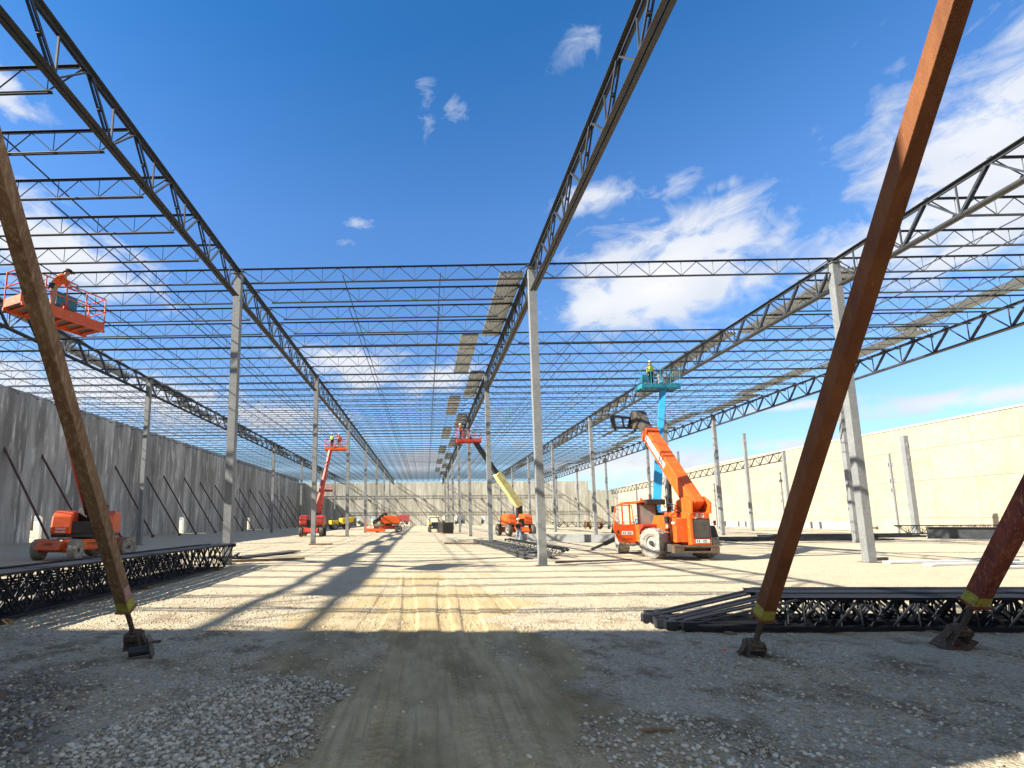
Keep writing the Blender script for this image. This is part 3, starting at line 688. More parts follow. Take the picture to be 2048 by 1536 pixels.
big_brace(4.08, 6.38, .52, 1.74, .15, M['rust_o'], M['rust_o'], 'big orange rusty square tube brace leaning in front of the right hand column')
big_brace(6.95, 6.74, .62, 1.70, .175, M['rust_r'], M['rust_r'], 'thick red rusty brace with yellow band cut off by the right edge of the view')
# ------------------------------------------------------------------ text
def text_mesh(body, size, depth=.002, bold=0.0, shear=0.0):
    cu = bpy.data.curves.new('t', 'FONT'); cu.body = body; cu.size = size; cu.extrude = depth; cu.align_x = 'CENTER'; cu.align_y = 'CENTER'; cu.offset = bold; cu.shear = shear
    cu.resolution_u = 2
    o = bpy.data.objects.new('t', cu); COL.objects.link(o); dg = bpy.context.evaluated_depsgraph_get()
    me = bpy.data.meshes.new_from_object(o.evaluated_get(dg)); bpy.data.objects.remove(o); return me
def lettering(body, size, mt, parent, loc, rot, bold=0.0, shear=0.0, name='lettering'):
    me = text_mesh(body, size, .002, bold, shear); me.materials.clear(); me.materials.append(mt); return inst(name, me, parent, loc, rot)
def decal(parent, w, h, loc, rot, lines=True):
    """white sign with the split-circle emblem and two lines of lettering; lies in local xy"""
    pl = MB().box(-w/2, w/2, -h/2, h/2, 0, .006).build('sign', M['white'], parent, loc, rot, bevel=.004)
    r = h*.33; cx = -w/2+h*.62
    mb = MB()
    for s in (-1, 1):
        pts = [(cx+s*r*.28+s*r*math.cos(a), r*math.sin(a)) for a in np.linspace(-1.35, 1.35, 9)]
        pts = pts if s > 0 else pts[::-1]
        mb.prism(pts, 'z', .006, .009)
    mb.build('emblem', M['ink'], pl)
    tx = cx+r*1.9+(w/2-cx-r*1.9)*.48
    lettering('United', h*.40, M['ink'], pl, (tx, h*.2, .007), (0, 0, 0), h*.006); lettering('Rentals', h*.40, M['ink'], pl, (tx, -h*.2, .007), (0, 0, 0), h*.006)
    return pl

# ------------------------------------------------------------------ wheels
def tyre_mesh(r, w, lugs, mt):
    mb = MB(); h = w/2
    mb.lathe([(-h*.78, r*.52), (-h, r*.62), (-h, r*.84), (-h*.8, r*.955), (h*.8, r*.955), (h, r*.84), (h, r*.62), (h*.78, r*.52)], 32)
    for i in range(lugs):
        a = 2*math.pi*i/lugs
        for s in (-1, 1):
            aa = a+(math.pi/lugs if s > 0 else 0)
            rot = Matrix.Rotation(aa, 4, 'X')
            vs = []
            for rr in (.94, 1.0):
                for x, dy in ((s*.02*w, .0), (s*h*.99, .13*r), (s*h*.99, .30*r), (s*.02*w, .17*r)):
                    vs.append((x, dy-.15*r, math.sqrt(max((rr*r)**2-(dy-.15*r)**2, 0))-(.03*r if abs(x) > h*.9 and rr > .95 else 0)))
            f = [(3, 2, 1, 0), (4, 5, 6, 7), (0, 1, 5, 4), (1, 2, 6, 5), (2, 3, 7, 6), (3, 0, 4, 7)]
            mb._add(vs, f if s > 0 else [tuple(reversed(q)) for q in f], rot)
    return mb.mesh('tyre', mt)
def rim_mesh(r, w, mt):
    mb = MB(); h = w/2
    for s in (-1, 1):
        p = [(s*h*.80, r*.54), (s*h*.72, r*.48), (s*h*.42, r*.44), (s*h*.30, r*.25), (s*h*.62, r*.20), (s*h*.62, .002)]
        mb.lathe(p if s < 0 else p[::-1], 24)
    return mb.mesh('rim', mt)
def wheel(parent, loc, r, w, steer, tm, rm, hub=M['black'], side=1):
    t = inst('tyre', tm, parent, loc, (RNG.uniform(0, 6), 0, 0)); t.rotation_mode = 'XYZ'
    t.rotation_euler = (RNG.uniform(0, 6), 0, steer)
    rm_o = inst('rim', rm, t)
    hb = MB().tube((0, 0, 0), (side*w*.42, 0, 0), r*.17, 14)
    for i in range(8):
        a = i*math.pi/4; hb.tube((side*w*.18, r*.33*math.cos(a), r*.33*math.sin(a)), (side*w*.22, r*.33*math.cos(a), r*.33*math.sin(a)), r*.03, 6)
    hb.build('hub', hub, t)
    return t

# ------------------------------------------------------------------ people
def person(label, loc, yaw, pose, cols, h=1.76, hat=None, vest=None, extra_hat='hard_hat'):
    """pose: dict of joint overrides in body axes (x right, y forward, z up, 1.76 m tall)"""
    J = dict(pelvis=(0, 0, .96), belly=(0, 0, 1.12), chest=(0, .01, 1.32), neck=(0, .0, 1.49), head0=(0, .02, 1.57), head1=(0, .03, 1.67), head2=(0, .02, 1.745),
             shl=(-.19, 0, 1.43), ell=(-.25, -.02, 1.16), wrl=(-.26, .06, .92), hal=(-.26, .08, .84),
             shr=(.19, 0, 1.43), elr=(.25, -.02, 1.16), wrr=(.26, .06, .92), har=(.26, .08, .84),
             hil=(-.10, 0, .90), knl=(-.11, .02, .50), anl=(-.12, -.02, .10), tol=(-.13, .14, .04), hel=(-.12, -.06, .045),
             hir=(.10, 0, .90), knr=(.11, .02, .50), anr=(.12, -.02, .10), tor=(.13, .14, .04), her=(.12, -.06, .045))
    J.update(pose)
    rad = dict(pelvis=.14, belly=.125, chest=.15, neck=.055, head0=.075, head1=.092, head2=.06, shl=.068, shr=.068, ell=.047, elr=.047, wrl=.032, wrr=.032, hal=.036, har=.036,
               hil=.095, hir=.095, knl=.062, knr=.062, anl=.045, anr=.045, tol=.042, tor=.042, hel=.045, her=.045)
    E = [('pelvis', 'belly'), ('belly', 'chest'), ('chest', 'neck'), ('neck', 'head0'), ('head0', 'head1'), ('head1', 'head2'), ('chest', 'shl'), ('shl', 'ell'), ('ell', 'wrl'), ('wrl', 'hal'),
         ('chest', 'shr'), ('shr', 'elr'), ('elr', 'wrr'), ('wrr', 'har'), ('pelvis', 'hil'), ('hil', 'knl'), ('knl', 'anl'), ('anl', 'tol'), ('anl', 'hel'),
         ('pelvis', 'hir'), ('hir', 'knr'), ('knr', 'anr'), ('anr', 'tor'), ('anr', 'her')]
    names = ['pelvis']+[n for n in J if n != 'pelvis']; vs = [Vector(J[n]) for n in names]; rr = [rad[n] for n in names]; es = [(names.index(a), names.index(b)) for a, b in E]
    for sd in 'lr':                                        # fingers and thumb
        hnd = Vector(J['ha'+sd]); wr = Vector(J['wr'+sd]); d = (hnd-wr).normalized(); sx = Vector((0, 1, 0)) if abs(d.y) < .8 else Vector((1, 0, 0)); sx = (sx-d*sx.dot(d)).normalized(); nn = d.cross(sx)
        for i, ln in enumerate((.075, .085, .08, .062)):
            b = len(vs); o = hnd+sx*(i-1.5)*.021+d*.01
            vs += [o, o+d*ln*.5+nn*.006, o+d*ln*.85+nn*.03]; rr += [.0105, .0095, .008]; es += [(b, b+1), (b+1, b+2)]
        b = len(vs); o = hnd-sx*.03-d*.03; vs += [o, o-sx*.025+d*.03, o-sx*.03+d*.06]; rr += [.012, .0105, .009]; es += [(b, b+1), (b+1, b+2)]
    nb = len(names)
    me = bpy.data.meshes.new('body'); me.from_pydata([tuple(v) for v in vs], es, []); o = bpy.data.objects.new('tmp', me); COL.objects.link(o)
    md = o.modifiers.new('s', 'SKIN'); lay = me.skin_vertices[0].data if me.skin_vertices else None
    if lay is None:
        import bmesh
        bm = bmesh.new(); bm.from_mesh(me); bm.verts.layers.skin.verify(); bm.to_mesh(me); bm.free(); lay = me.skin_vertices[0].data
    for i, r_ in enumerate(rr):
        lay[i].radius = (r_, r_*(.78 if i < nb and names[i] in ('chest', 'pelvis', 'belly') else 1)); lay[i].use_root = False
    lay[0].use_root = True
    for i in range(nb, len(vs), 3): lay[i].use_root = True
    md.use_smooth_shade = True; o.modifiers.new('u', 'SUBSURF').levels = 1
    bpy.context.view_layer.update(); dg = bpy.context.evaluated_depsgraph_get(); m2 = bpy.data.meshes.new_from_object(o.evaluated_get(dg)); bpy.data.objects.remove(o)
    zone = {}
    for n in names:
        zone[n] = 0 if n[:3] in ('hea', 'nec') and n != 'her' and n != 'hel' or n[:2] in ('ha',) else (1 if n[:3] in ('che', 'bel', 'shl', 'shr', 'ell', 'elr') or n in ('wrl', 'wrr') else (3 if n[:2] in ('to', 'he', 'an') else 2))
    for n in ('head0', 'head1', 'head2', 'neck'): zone[n] = 0
    pts = [(Vector(J[n]), zone[n]) for n in names]
    for a, b in E:
        pts.append(((Vector(J[a])+Vector(J[b]))/2, zone[a] if (a, b) not in (('pelvis', 'hil'), ('pelvis', 'hir')) else 2))
    m2.materials.clear()
    for c in cols: m2.materials.append(M[c])
    for p in m2.polygons:
        c = p.center; p.material_index = min(pts, key=lambda t: (t[0]-c).length)[1]
    root = thing('person', label, 'person', loc, (0, 0, yaw)); root.scale = (h/1.76,)*3
    inst('body', m2, root)
    hd = Vector(J['head1'])
    fc = MB()
    fc.tube(hd+Vector((0, .085, -.005)), hd+Vector((0, .118, -.018)), .012, 6, .008)
    for s in (-1, 1): fc.lathe([(-.008, .001), (-.006, .018), (.006, .018), (.008, .001)], 8, Matrix.Translation(hd+Vector((s*.092, 0, -.01))))
    fc.build('nose_and_ears', M['skin'], root)
    ey = MB()
    for s in (-1, 1): ey.box(s*.034-.011, s*.034+.011, .08, .093, .012, .024, Matrix.Translation(hd))
    ey.box(-.022, .022, .083, .094, -.052, -.045, Matrix.Translation(hd)); ey.build('eyes_and_mouth', M['ink'], root)
    if hat:
        mb = MB(); mb.lathe([(.015, .128), (.03, .116), (.07, .113), (.11, .085), (.135, .04), (.14, .002)], 16, Matrix.Translation(hd+Vector((0, .0, -.005)))@Matrix.Diagonal((1, 1.12, 1, 1)), 'z')
        mb.box(-.10, .10, .10, .18, .015, .03, Matrix.Translation(hd)); mb.build(extra_hat, M[hat], root, smooth=True)
    else: MB().lathe([(-.06, .07), (0, .10), (.06, .098), (.10, .05), (.105, .002)], 14, Matrix.Translation(hd+Vector((0, -.015, 0))), 'z').build('hair', M['black'], root, smooth=True)
    if vest:
        c0, c1 = Vector(J['belly']), Vector(J['neck']); ax = (c1-c0)
        mb = MB(); mm, l = mb.frame(c0-ax*.12, c1, (0, 1, 0))
        ring = []
        for t, (a, b) in zip((0, .3, .62, .88), ((.165, .125), (.165, .13), (.20, .14), (.12, .085))):
            ring += [(a*math.cos(q*math.pi/6), t*l, b*math.sin(q*math.pi/6)) for q in range(12)]
        mb._add(ring, [(j*12+i, j*12+(i+1) % 12, (j+1)*12+(i+1) % 12, (j+1)*12+i) for j in range(3) for i in range(12)], mm)
        mb.build('vest', M[vest], root, smooth=True)
    mb = MB(); pv = Vector(J['pelvis']); mb.lathe([(.03, .150), (.03, .160), (.085, .160), (.085, .150)], 14, Matrix.Translation(pv)@Matrix.Diagonal((1, .82, 1, 1)), 'z')
    for s in (-1, 1): mb.box(s*.17-.03, s*.17+.03, -.09, .04, -.09, .07, Matrix.Translation(pv))
    mb.build('tool_belt', M['black'], root)
    return root

# ------------------------------------------------------------------ basket
def basket_parts(root, w, l, mt, floor_mt, single=False, box_mt=None, H=1.08, gate=True):
    """platform in root axes: x 0..w, y -l/2..l/2, floor at z=0"""
    fl = MB().box(0, w, -l/2, l/2, -.06, 0); fl.build('floor', floor_mt, root)
    under = MB()
    for i in range(7):
        y = -l/2+(i+.5)*l/7; under.box(.03, w-.03, y-.03, y+.03, -.13, -.06)
    under.box(.02, .08, -l/2, l/2, -.16, -.06).box(w-.08, w-.02, -l/2, l/2, -.16, -.06).build('floor_frame', mt, root)
    MB().box(-.01, .01, -l/2, l/2, -.08, .20).box(w-.01, w+.01, -l/2, l/2, -.08, .20).box(.01, w-.01, -l/2-.01, -l/2+.01, -.08, .20).box(.01, w-.01, l/2-.01, l/2+.01, -.08, .20).build('toe_board', mt, root)
    r = .021; c = [(0, -l/2), (w, -l/2), (w, l/2), (0, l/2)]
    for z, nm in ((H, 'top_rail'), (H*.55, 'mid_rail')):
        mb = MB()
        for i in range(4): a, b = c[i], c[(i+1) % 4]; mb.tube((a[0], a[1], z), (b[0], b[1], z), r, 6)
        mb.build(nm, mt, root)
    pts = c+[(0, 0), (w, 0), (0, -l/4), (w, -l/4), (w, l/4), (0, l/4)]
    for p in pts: MB().tube((p[0], p[1], 0), (p[0], p[1], H), r, 6).build('post', mt, root)
    if box_mt: 
        MB().box(w-.02, w+.24, .05, .75, .55, 1.02).build('control_box', box_mt, root, bevel=.02)

# ------------------------------------------------------------------ boom lift
def boom_lift(label, loc, heading, turret, piv, tip, colr, secs, bask, wheel_r=.47, lab2=None, boom_cols=None, dx=1.02, wb=2.75, text=None, steer=(0, 0), hood='hood', tyres='tyre', bask_l=2.4, bask_w=.9, basket_detail=True, jib=True, box_mt=None, sizes=((.34, .42), (.28, .36), (.22, .29)), bask_col=None, group='boom lifts'):
    """heading/turret: rotation about z. piv/tip: world points of the boom. bask: (world x,y,z of platform side centre, yaw)"""
    z0 = gz(loc[0], loc[1]); root = thing('boom_lift', label, 'boom lift', (loc[0], loc[1], z0), (0, 0, heading), group)
    inv = (Matrix.Translation((loc[0], loc[1], z0))@Matrix.Rotation(heading, 4, 'Z')).inverted()
    mt = M[colr]
    mb = MB(); mb.box(-.55, .55, -wb/2-.35, wb/2+.35, .42, .78)
    ch = mb.build('chassis', mt, root, bevel=.03)
    mb = MB(); mb.prism([(-wb/2-.55, .50), (-wb/2-.30, .90), (wb/2+.30, .90), (wb/2+.55, .50)], 'x', -.70, .70); mb.build('chassis_cover', mt, ch)
    for y in (-wb/2, wb/2):
        ax = MB().box(-dx+.1, dx-.1, y-.11, y+.11, .36, .56)
        for s in (-1, 1): ax.prism([(y-.30, .36), (y-.22, .80), (y+.22, .80), (y+.30, .36)], 'x', s*(dx-.30)-.05, s*(dx-.30)+.05)
        ax.build('axle', mt, root, bevel=.02)
    tm = tyre_mesh(wheel_r, .36, 18, M[tyres]); rm = rim_mesh(wheel_r, .36, M['rim'])
    for y, st in ((-wb/2, steer[0]), (wb/2, steer[1])):
        for s in (-1, 1): wheel(root, (s*dx, y, wheel_r), wheel_r, .36, st, tm, rm, side=s)
    MB().tube((0, 0, .90), (0, 0, 1.0), .55, 24).build('slew_ring', M['black'], root)
    tz = turret-heading
    tt = MB().box(-1.15, 1.15, -1.5, 1.0, 1.0, 1.14).build('turntable', M['black'], root, (0, 0, 0), (0, 0, tz))
    for s in (-1, 1):
        hp = [(-1.50, 1.12), (-1.62, 1.35), (-1.50, 1.85), (-1.30, 2.12), (.35, 2.18), (.85, 1.95), (1.05, 1.45), (.98, 1.12)]
        x0, x1 = s*.42, s*1.2
        h_o = MB().prism(hp, 'x', min(x0, x1), max(x0, x1)).build(hood, mt, tt, bevel=.07)
        if text and s > 0:
            for q, wd in enumerate(text[0].split()): lettering(wd, .13, M['white'], h_o, (.81, 1.075, 1.38-.13*q), (R(80), 0, R(180)), .003)
    MB().box(-.40, .40, -1.45, .9, 1.15, 1.70).build('engine_block', M['black'], tt)
    MB().tube((-.85, .5, 2.15), (-.85, .5, 2.45), .05, 8).build('exhaust', M['darkmetal'], tt)
    if text:
        lettering(text[1], .17, M['ink'], ch, (.0, -wb/2-.462, .73), (R(58), 0, 0)) 
        lettering(text[1], .17, M['ink'], ch, (.702, -.3, .70), (R(90), 0, R(90)))
    a, b = inv@Vector(piv), inv@Vector(tip)
    MB().bar(Vector((a.x, a.y, 1.2)), a, .5, .5, (0, 1, 0)).build('mast', M['black'], root)
    cs = boom_cols or (colr,)*len(secs)
    for i, (f0, f1) in enumerate(secs):
        w_, h_ = sizes[i]
        o = MB().bar(a.lerp(b, f0), a.lerp(b, f1), w_, h_).build('boom_section', M[cs[i]], root, bevel=.015)
    MB().tube(a+Vector((0, 0, -.5)), a.lerp(b, .3)+Vector((0, 0, -.12)), .07, 8).build('lift_cylinder', M['black'], root)
    # basket
    bw = inv@Vector(bask[0]); yaw = bask[1]-heading
    bc = M[bask_col or colr]
    bk = inst('basket', None, root, bw, (0, 0, yaw)); 
    basket_parts2(bk, bask_w, bask_l, bc, M['greysteel'], box_mt)
    if jib: MB().bar(b, bw+Vector((0, 0, .35)), .14, .2).build('jib', M[cs[-1]], root)
    return root
def basket_parts2(bk, w, l, mt, fm, box_mt):
    basket_parts(bk, w, l, mt, fm, box_mt=box_mt)
# ------------------------------------------------------------------ machines
# left lift beside the shaded wall, basket overhead
bw = Vector((-11.75, 15.35, 8.40))                 # middle of the platform's near side
boom_lift('orange boom lift parked by the shaded left wall with its basket raised behind the brace', (-15.75, 23.1), R(-14), R(-155), (-15.9, 23.3, 2.3), (-12.7, 15.8, 8.0),
          'orange', ((0, .62), (.55, 1.0)), (tuple(bw), R(-23)), text=('United Rentals', 'XM850'), steer=(R(28), R(0)), boom_cols=('red', 'red'), sizes=((.30, .38), (.22, .30)), box_mt=M['teal'], bask_l=2.6, bask_w=-.9, tyres='tyre')
# centre lift with yellow boom
boom_lift('orange boom lift with pale yellow and black boom behind the walking worker', (8.95, 50.6), R(12), R(12), (9.5, 51.0, 3.0), (4.9, 49.0, 9.4), 'orange', ((0, .50), (.48, 1.0)), ((4.4, 48.6, 9.3), R(92)),
          boom_cols=('boom_yellow', 'black'), sizes=((.62, .70), (.34, .42)), wheel_r=.6, dx=1.2, bask_col='red', tyres='tyre_dark')
# far left lift
boom_lift('orange boom lift with steep red boom between the left columns, basket near the roof', (-11.7, 52.5), R(5), R(5), (-11.5, 53, 2.4), (-10.4, 54.5, 9.3), 'red', ((0, .55), (.52, 1.0)), ((-9.8, 54.4, 9.45), R(90)), boom_cols=('red', 'red'),
          sizes=((.34, .42), (.26, .34)), bask_col='orange', tyres='tyre_dark')
# low lift with basket on the ground
boom_lift('orange boom lift folded down with its cage on the ground beside the drive', (-4.9, 66.5), R(95), R(95), (-5.2, 66.5, 2.4), (-6.6, 64.5, 1.2), 'orange', ((0, .6), (.55, 1.0)), ((-6.2, 62.5, .35), R(90)), boom_cols=('black', 'black'),
          tyres='tyre_dark')
# blue boom lift behind the telehandler
boom_lift('blue boom lift standing behind the telehandler with its boom straight up to the girder', (14.8, 33.0), R(70), R(70), (14.6, 32.2, 2.2), (15.25, 31.6, 9.9), 'blue', ((0, .55), (.5, 1.0)), ((15.0, 31.2, 9.95), R(92)),
          boom_cols=('blue', 'blue'), sizes=((.62, .46), (.46, .36)), bask_col='teal', bask_l=2.44, box_mt=M['teal'], tyres='tyre_dark')
ag = boom_lift('small red boom lift far behind the left columns with its cage raised', (-19.5, 92.0), 0, 0, (-19.3, 92, 2.2), (-18.6, 92, 7.0), 'red', ((0, .55), (.5, 1.0)), ((-18.4, 92.4, 7.0), R(90)), tyres='tyre_dark', boom_cols=('red', 'red'))

# telehandler -------------------------------------------------------------
TX, TY = 10.9, 22.15
th = thing('telehandler', 'orange telehandler with open door and raised boom, dusty tyres, standing right of the middle column', 'telehandler', (TX, TY, gz(TX, TY)-.02), (0, 0, R(2)))
O = M['orange']
MB().box(-.42, .42, -1.0, 4.7, .50, .98).build('chassis', M['darkmetal'], th, bevel=.03)
tm = tyre_mesh(.66, .46, 16, M['tyre']); rm = rim_mesh(.66, .46, M['rim'])
for y, st in ((0, R(20)), (3.25, R(-12))):
    for s in (-1, 1): wheel(th, (s*1.05, y, .66), .66, .46, st, tm, rm, side=s)
    MB().box(-.85, .85, y-.12, y+.12, .52, .78).build('axle', M['darkmetal'], th)
# engine hood on the right, side panel left of it
hd = MB().prism([(-.16, .62), (.70, .62), (.68, 1.96), (-.16, 1.98)], 'y', -1.25, 1.5).build('engine_hood', O, th, bevel=.035)
rg = MB().box(-.02, .62, -1.262, -1.25, .92, 1.68).build('radiator_grille', M['radiator'], hd, bevel=.004)
mb = MB()
for i in range(15): mb.box(.0, .60, -1.272, -1.263, .945+i*.048, .963+i*.048)
mb.build('grille_bars', M['radiator'], hd)
fr = MB().box(-.045, -.02, -1.275, -1.25, .90, 1.70).box(.62, .645, -1.275, -1.25, .90, 1.70).box(-.02, .62, -1.275, -1.25, .90, .92).box(-.02, .62, -1.275, -1.25, 1.68, 1.70).build('grille_frame', M['ink'], hd)
lettering('JLG', .25, M['white'], hd, (.27, -1.256, 1.82), (R(90), 0, 0), .003, .12)
decal(hd, .56, .15, (.32, -1.253, .79), (R(90), 0, 0))
sp = MB().prism([(-1.05, .72), (.9, .72), (1.15, 1.25), (.75, 1.85), (-1.05, 1.72)], 'x', -.62, -.16).build('side_panel', O, th, bevel=.03)
mb = MB()
for i, (z, hh) in enumerate(((1.50, .30), (1.16, .12), (.98, .12), (.80, .12))):
    mb.box(-.632, -.62, -.55+i*.02, -.15, z, z+hh)
mb.build('vent', M['ink'], sp)
lettering('JLG', .14, M['white'], sp, (-.623, -.35, 1.38), (R(90), 0, R(-90)), .004, .2)
MB().tube((-.70, -.95, 1.52), (-.70, -1.03, 1.52), .055, 12).tube((-.62, -.95, 1.52), (-.70, -.95, 1.52), .02, 8).build('tail_light', M['white'], th)
MB().tube((.80, -1.1, 1.55), (.95, -1.1, 1.55), .02, 6).box(.93, .99, -1.14, -1.05, 1.42, 1.62).build('tail_light', M['red'], th)
MB().box(-.95, .88, -1.42, -1.20, .32, .40).box(-.95, .88, -1.42, -1.20, .54, .62).box(-.95, -.55, -1.42, -1.2, .40, .54).box(.55, .88, -1.42, -1.2, .40, .54).box(-.95, .88, -1.24, -1.20, .40, .54).build('rear_bumper', M['rust_d'], th, bevel=.012)
MB().box(-.95, -.55, -1.2, .2, .34, .66).build('counterweight', M['darkmetal'], th, bevel=.02)
# cab
cb = MB().box(-1.22, -.34, 1.0, 2.75, .66, 1.42).build('cab', O, th, bevel=.04)
MB().prism([(.55, 1.36), (.55, 1.46), (1.0, 1.46), (1.0, .98), (.86, 1.2)], 'x', -1.22, -.34).build('fender', M['red'], cb)
for (x, y) in ((-1.20, 1.03), (-.36, 1.03), (-1.20, 2.72), (-.36, 2.72), (-1.20, 1.9)):
    MB().box(x-.03, x+.03, y-.03, y+.03, 1.42, 2.42).build('cab_post', M['black'] if y < 1.5 else O, cb)
MB().box(-1.17, -.39, 1.02, 1.03, 1.45, 2.40).build('rear_window', M['glass'], cb)
MB().box(-.375, -.365, 1.06, 2.69, 1.45, 2.40).build('side_window', M['glass'], cb)
MB().box(-.95, -.55, 1.5, 1.95, 1.2, 1.5).box(-.95, -.55, 1.45, 1.58, 1.5, 2.1).build('seat', M['black'], cb, bevel=.04)
MB().tube((-.75, 2.5, 1.35), (-.75, 2.25, 1.72), .02, 6).lathe([(-.015, .17), (0, .185), (.015, .17), (0, .155), (-.015, .17)], 16, Matrix.Translation((-.75, 2.23, 1.74))@Matrix.Rotation(R(-35), 4, 'X'), 'z').build('steering_wheel', M['black'], cb)
MB().box(-1.28, -.28, .72, 2.78, 2.42, 2.50).build('cab_roof', O, cb, bevel=.02)
MB().box(-1.02, -.16, .55, 1.15, 2.32, 2.56).build('roof_visor', M['black'], cb, bevel=.03)
MB().tube((-.95, 1.2, 2.5), (-.95, 1.2, 2.64), .05, 10).build('beacon', M['orange'], cb)
# open door, swung out to the left, its skin facing the camera
dr = inst('door', None, cb, (-1.24, 1.35, 0), (0, 0, R(3)))
dm = MB().prism([(0, .60), (0, 1.47), (-.68, 1.40), (-.93, 1.60), (-1.02, 1.28), (-.80, .66)], 'y', 0, .05).build('door_panel', O, dr, bevel=.01)
pts = [(-.03, 1.44), (-.08, 2.30), (-.78, 2.32), (-.88, 2.22), (-.98, 1.56)]
mb = MB()
for a, b in zip(pts[:-1], pts[1:]): mb.tube((a[0], .025, a[1]), (b[0], .025, b[1]), .024, 8)
mb.build('door_frame', O, dr)
MB().box(-.84, -.76, -.008, 0, 1.04, 1.18).build('door_handle', M['ink'], dr)
decal(dm, .52, .16, (-.36, -.001, 1.06), (R(90), 0, 0))
lettering('G10-1055A', .10, M['ink'], dm, (-.38, -.001, .78), (R(90), 0, 0))
MB().tube((-1.22, 1.1, 2.38), (-1.9, 1.45, 2.36), .022, 6).build('door_stay', O, cb)
mb = MB()
for y in (-.75, -.2, .55, 1.0): mb.box(.7, .704, y, y+.012, .68, 1.90)
mb.box(-.166, -.16, -1.20, 1.4, 1.30, 1.312); mb.build('panel_seam', M['ink'], hd)
MB().box(-.62, -.16, -1.06, -1.05, .75, 1.68).build('side_panel_rear', O, th, bevel=.003)
MB().box(-1.18, -.60, .25, 1.0, .50, .80).build('fuel_tank', M['black'], th, bevel=.03)
for z in (.45, .72): MB().box(-1.30, -1.16, 1.6, 2.2, z, z+.03).build('step', M['darkmetal'], cb)
MB().tube((-1.2, 2.75, 2.1), (-1.5, 2.95, 2.2), .014, 6).box(-1.62, -1.42, 2.94, 2.98, 2.0, 2.32).build('mirror', M['black'], cb)
MB().path([(-.16, -.6, 1.9), (-.35, -.3, 2.1), (-.30, .2, 1.9), (-.2, .7, 1.5)], .022, 6).path([(.0, -.7, 2.0), (-.2, -.2, 2.3), (-.12, .4, 2.35), (0, .9, 2.7)], .022, 6).path([(-.1, -.7, 2.0), (-.32, -.2, 2.25), (-.24, .5, 2.2), (-.1, 1.0, 2.6)], .018, 6).build('hose', M['black'], th)
MB().tube((.55, -.9, 1.96), (.55, -.9, 2.3), .035, 10).build('exhaust', M['darkmetal'], th)
for y in (0, 3.25):
    for s in (-1, 1):
        if (y, s) != (0, -1): MB().prism([(y-.75, .95), (y-.55, 1.40), (y+.5, 1.42), (y+.75, 1.0), (y+.70, .98), (y+.46, 1.36), (y-.5, 1.35), (y-.70, .93)], 'x', s*.85, s*1.28).build('mudguard', M['black'], th)
# stabilisers in front
for s in (-1, 1):
    MB().bar((s*.35, 4.75, .85), (s*1.35, 4.85, .38), .22, .20).build('stabiliser_arm', M['black'], th, bevel=.01)
    MB().bar((s*1.2, 4.84, .45), (s*2.0, 4.9, .10), .13, .12).box(s*2.0-.22, s*2.0+.22, 4.78, 5.05, .02, .07).build('stabiliser_foot', M['black'], th)
# boom
bp0 = Vector((.30, -1.0, 2.20)); bp1 = Vector((.30, 2.55, 5.90)); bd = (bp1-bp0).normalized()
bm = MB().bar(bp0, bp1, .54, .60).build('boom', O, th, bevel=.03)
n = bd.cross(Vector((1, 0, 0))).normalized(); n = n if n.z > 0 else -n
MB().bar(bp1-bd*.28, bp1+bd*.02, .62, .70).build('boom_collar', O, bm, bevel=.02)
MB().bar(bp0-bd*.05, bp0+bd*1.5, .34, .66).build('boom_top_plate', O, bm, bevel=.02)
for s in (-1, 1): MB().prism([(-1.35, 1.9), (-1.40, 2.35), (-.95, 2.62), (-.25, 2.45), (.1, 1.9)], 'x', bp0.x+s*.38-.03, bp0.x+s*.38+.03).build('boom_pivot', O, th)
MB().bar((.10, .9, 1.35), bp0+bd*2.4-n*.35, .13, .13).build('lift_cylinder', M['black'], th)
MB().bar((-.30, .6, 1.30), (-.18, 1.7, 2.25), .14, .2).build('hose_guard', M['black'], th)
# white strip with lettering on the left flank of the boom
fx = -.302; mid = bp0.lerp(bp1, .72)
xax = (-bd); zax = Vector((-1, 0, 0)); yax = zax.cross(xax)
rotm = Matrix((-xax, -yax, zax)).transposed().to_3x3()
e = Matrix((bd*-1, zax.cross(bd*-1), zax)).transposed().to_euler()
st = MB().box(-1.12, 1.12, -.13, .13, 0, .006).build('sign', M['white'], bm, mid+Vector((-.273, 0, 0)), e)
lettering('United Rentals', .22, M['ink'], st, (.12, 0, .007), (0, 0, 0), .003)
mb = MB()
for s in (-1, 1): mb.prism([(-1.0+s*.02+s*.065*math.cos(a), .065*math.sin(a)) for a in (np.linspace(-1.3, 1.3, 8) if s > 0 else np.linspace(-1.3, 1.3, 8)[::-1])], 'z', .006, .009)
mb.build('emblem', M['ink'], st)
ip1 = bp1+bd*1.35
MB().bar(bp1-bd*.3, ip1, .38, .44).build('inner_boom', M['darkmetal'], bm, bevel=.01)
MB().path([bp1+Vector((.1, 0, .25)), bp1+bd*.7+Vector((.2, 0, .38)), ip1+Vector((.05, 0, .3))], .025, 6).path([bp1+Vector((-.1, 0, .22)), bp1+bd*.6+Vector((-.16, 0, .33)), ip1+Vector((-.1, 0, .28))], .025, 6).build('hose', M['black'], bm)
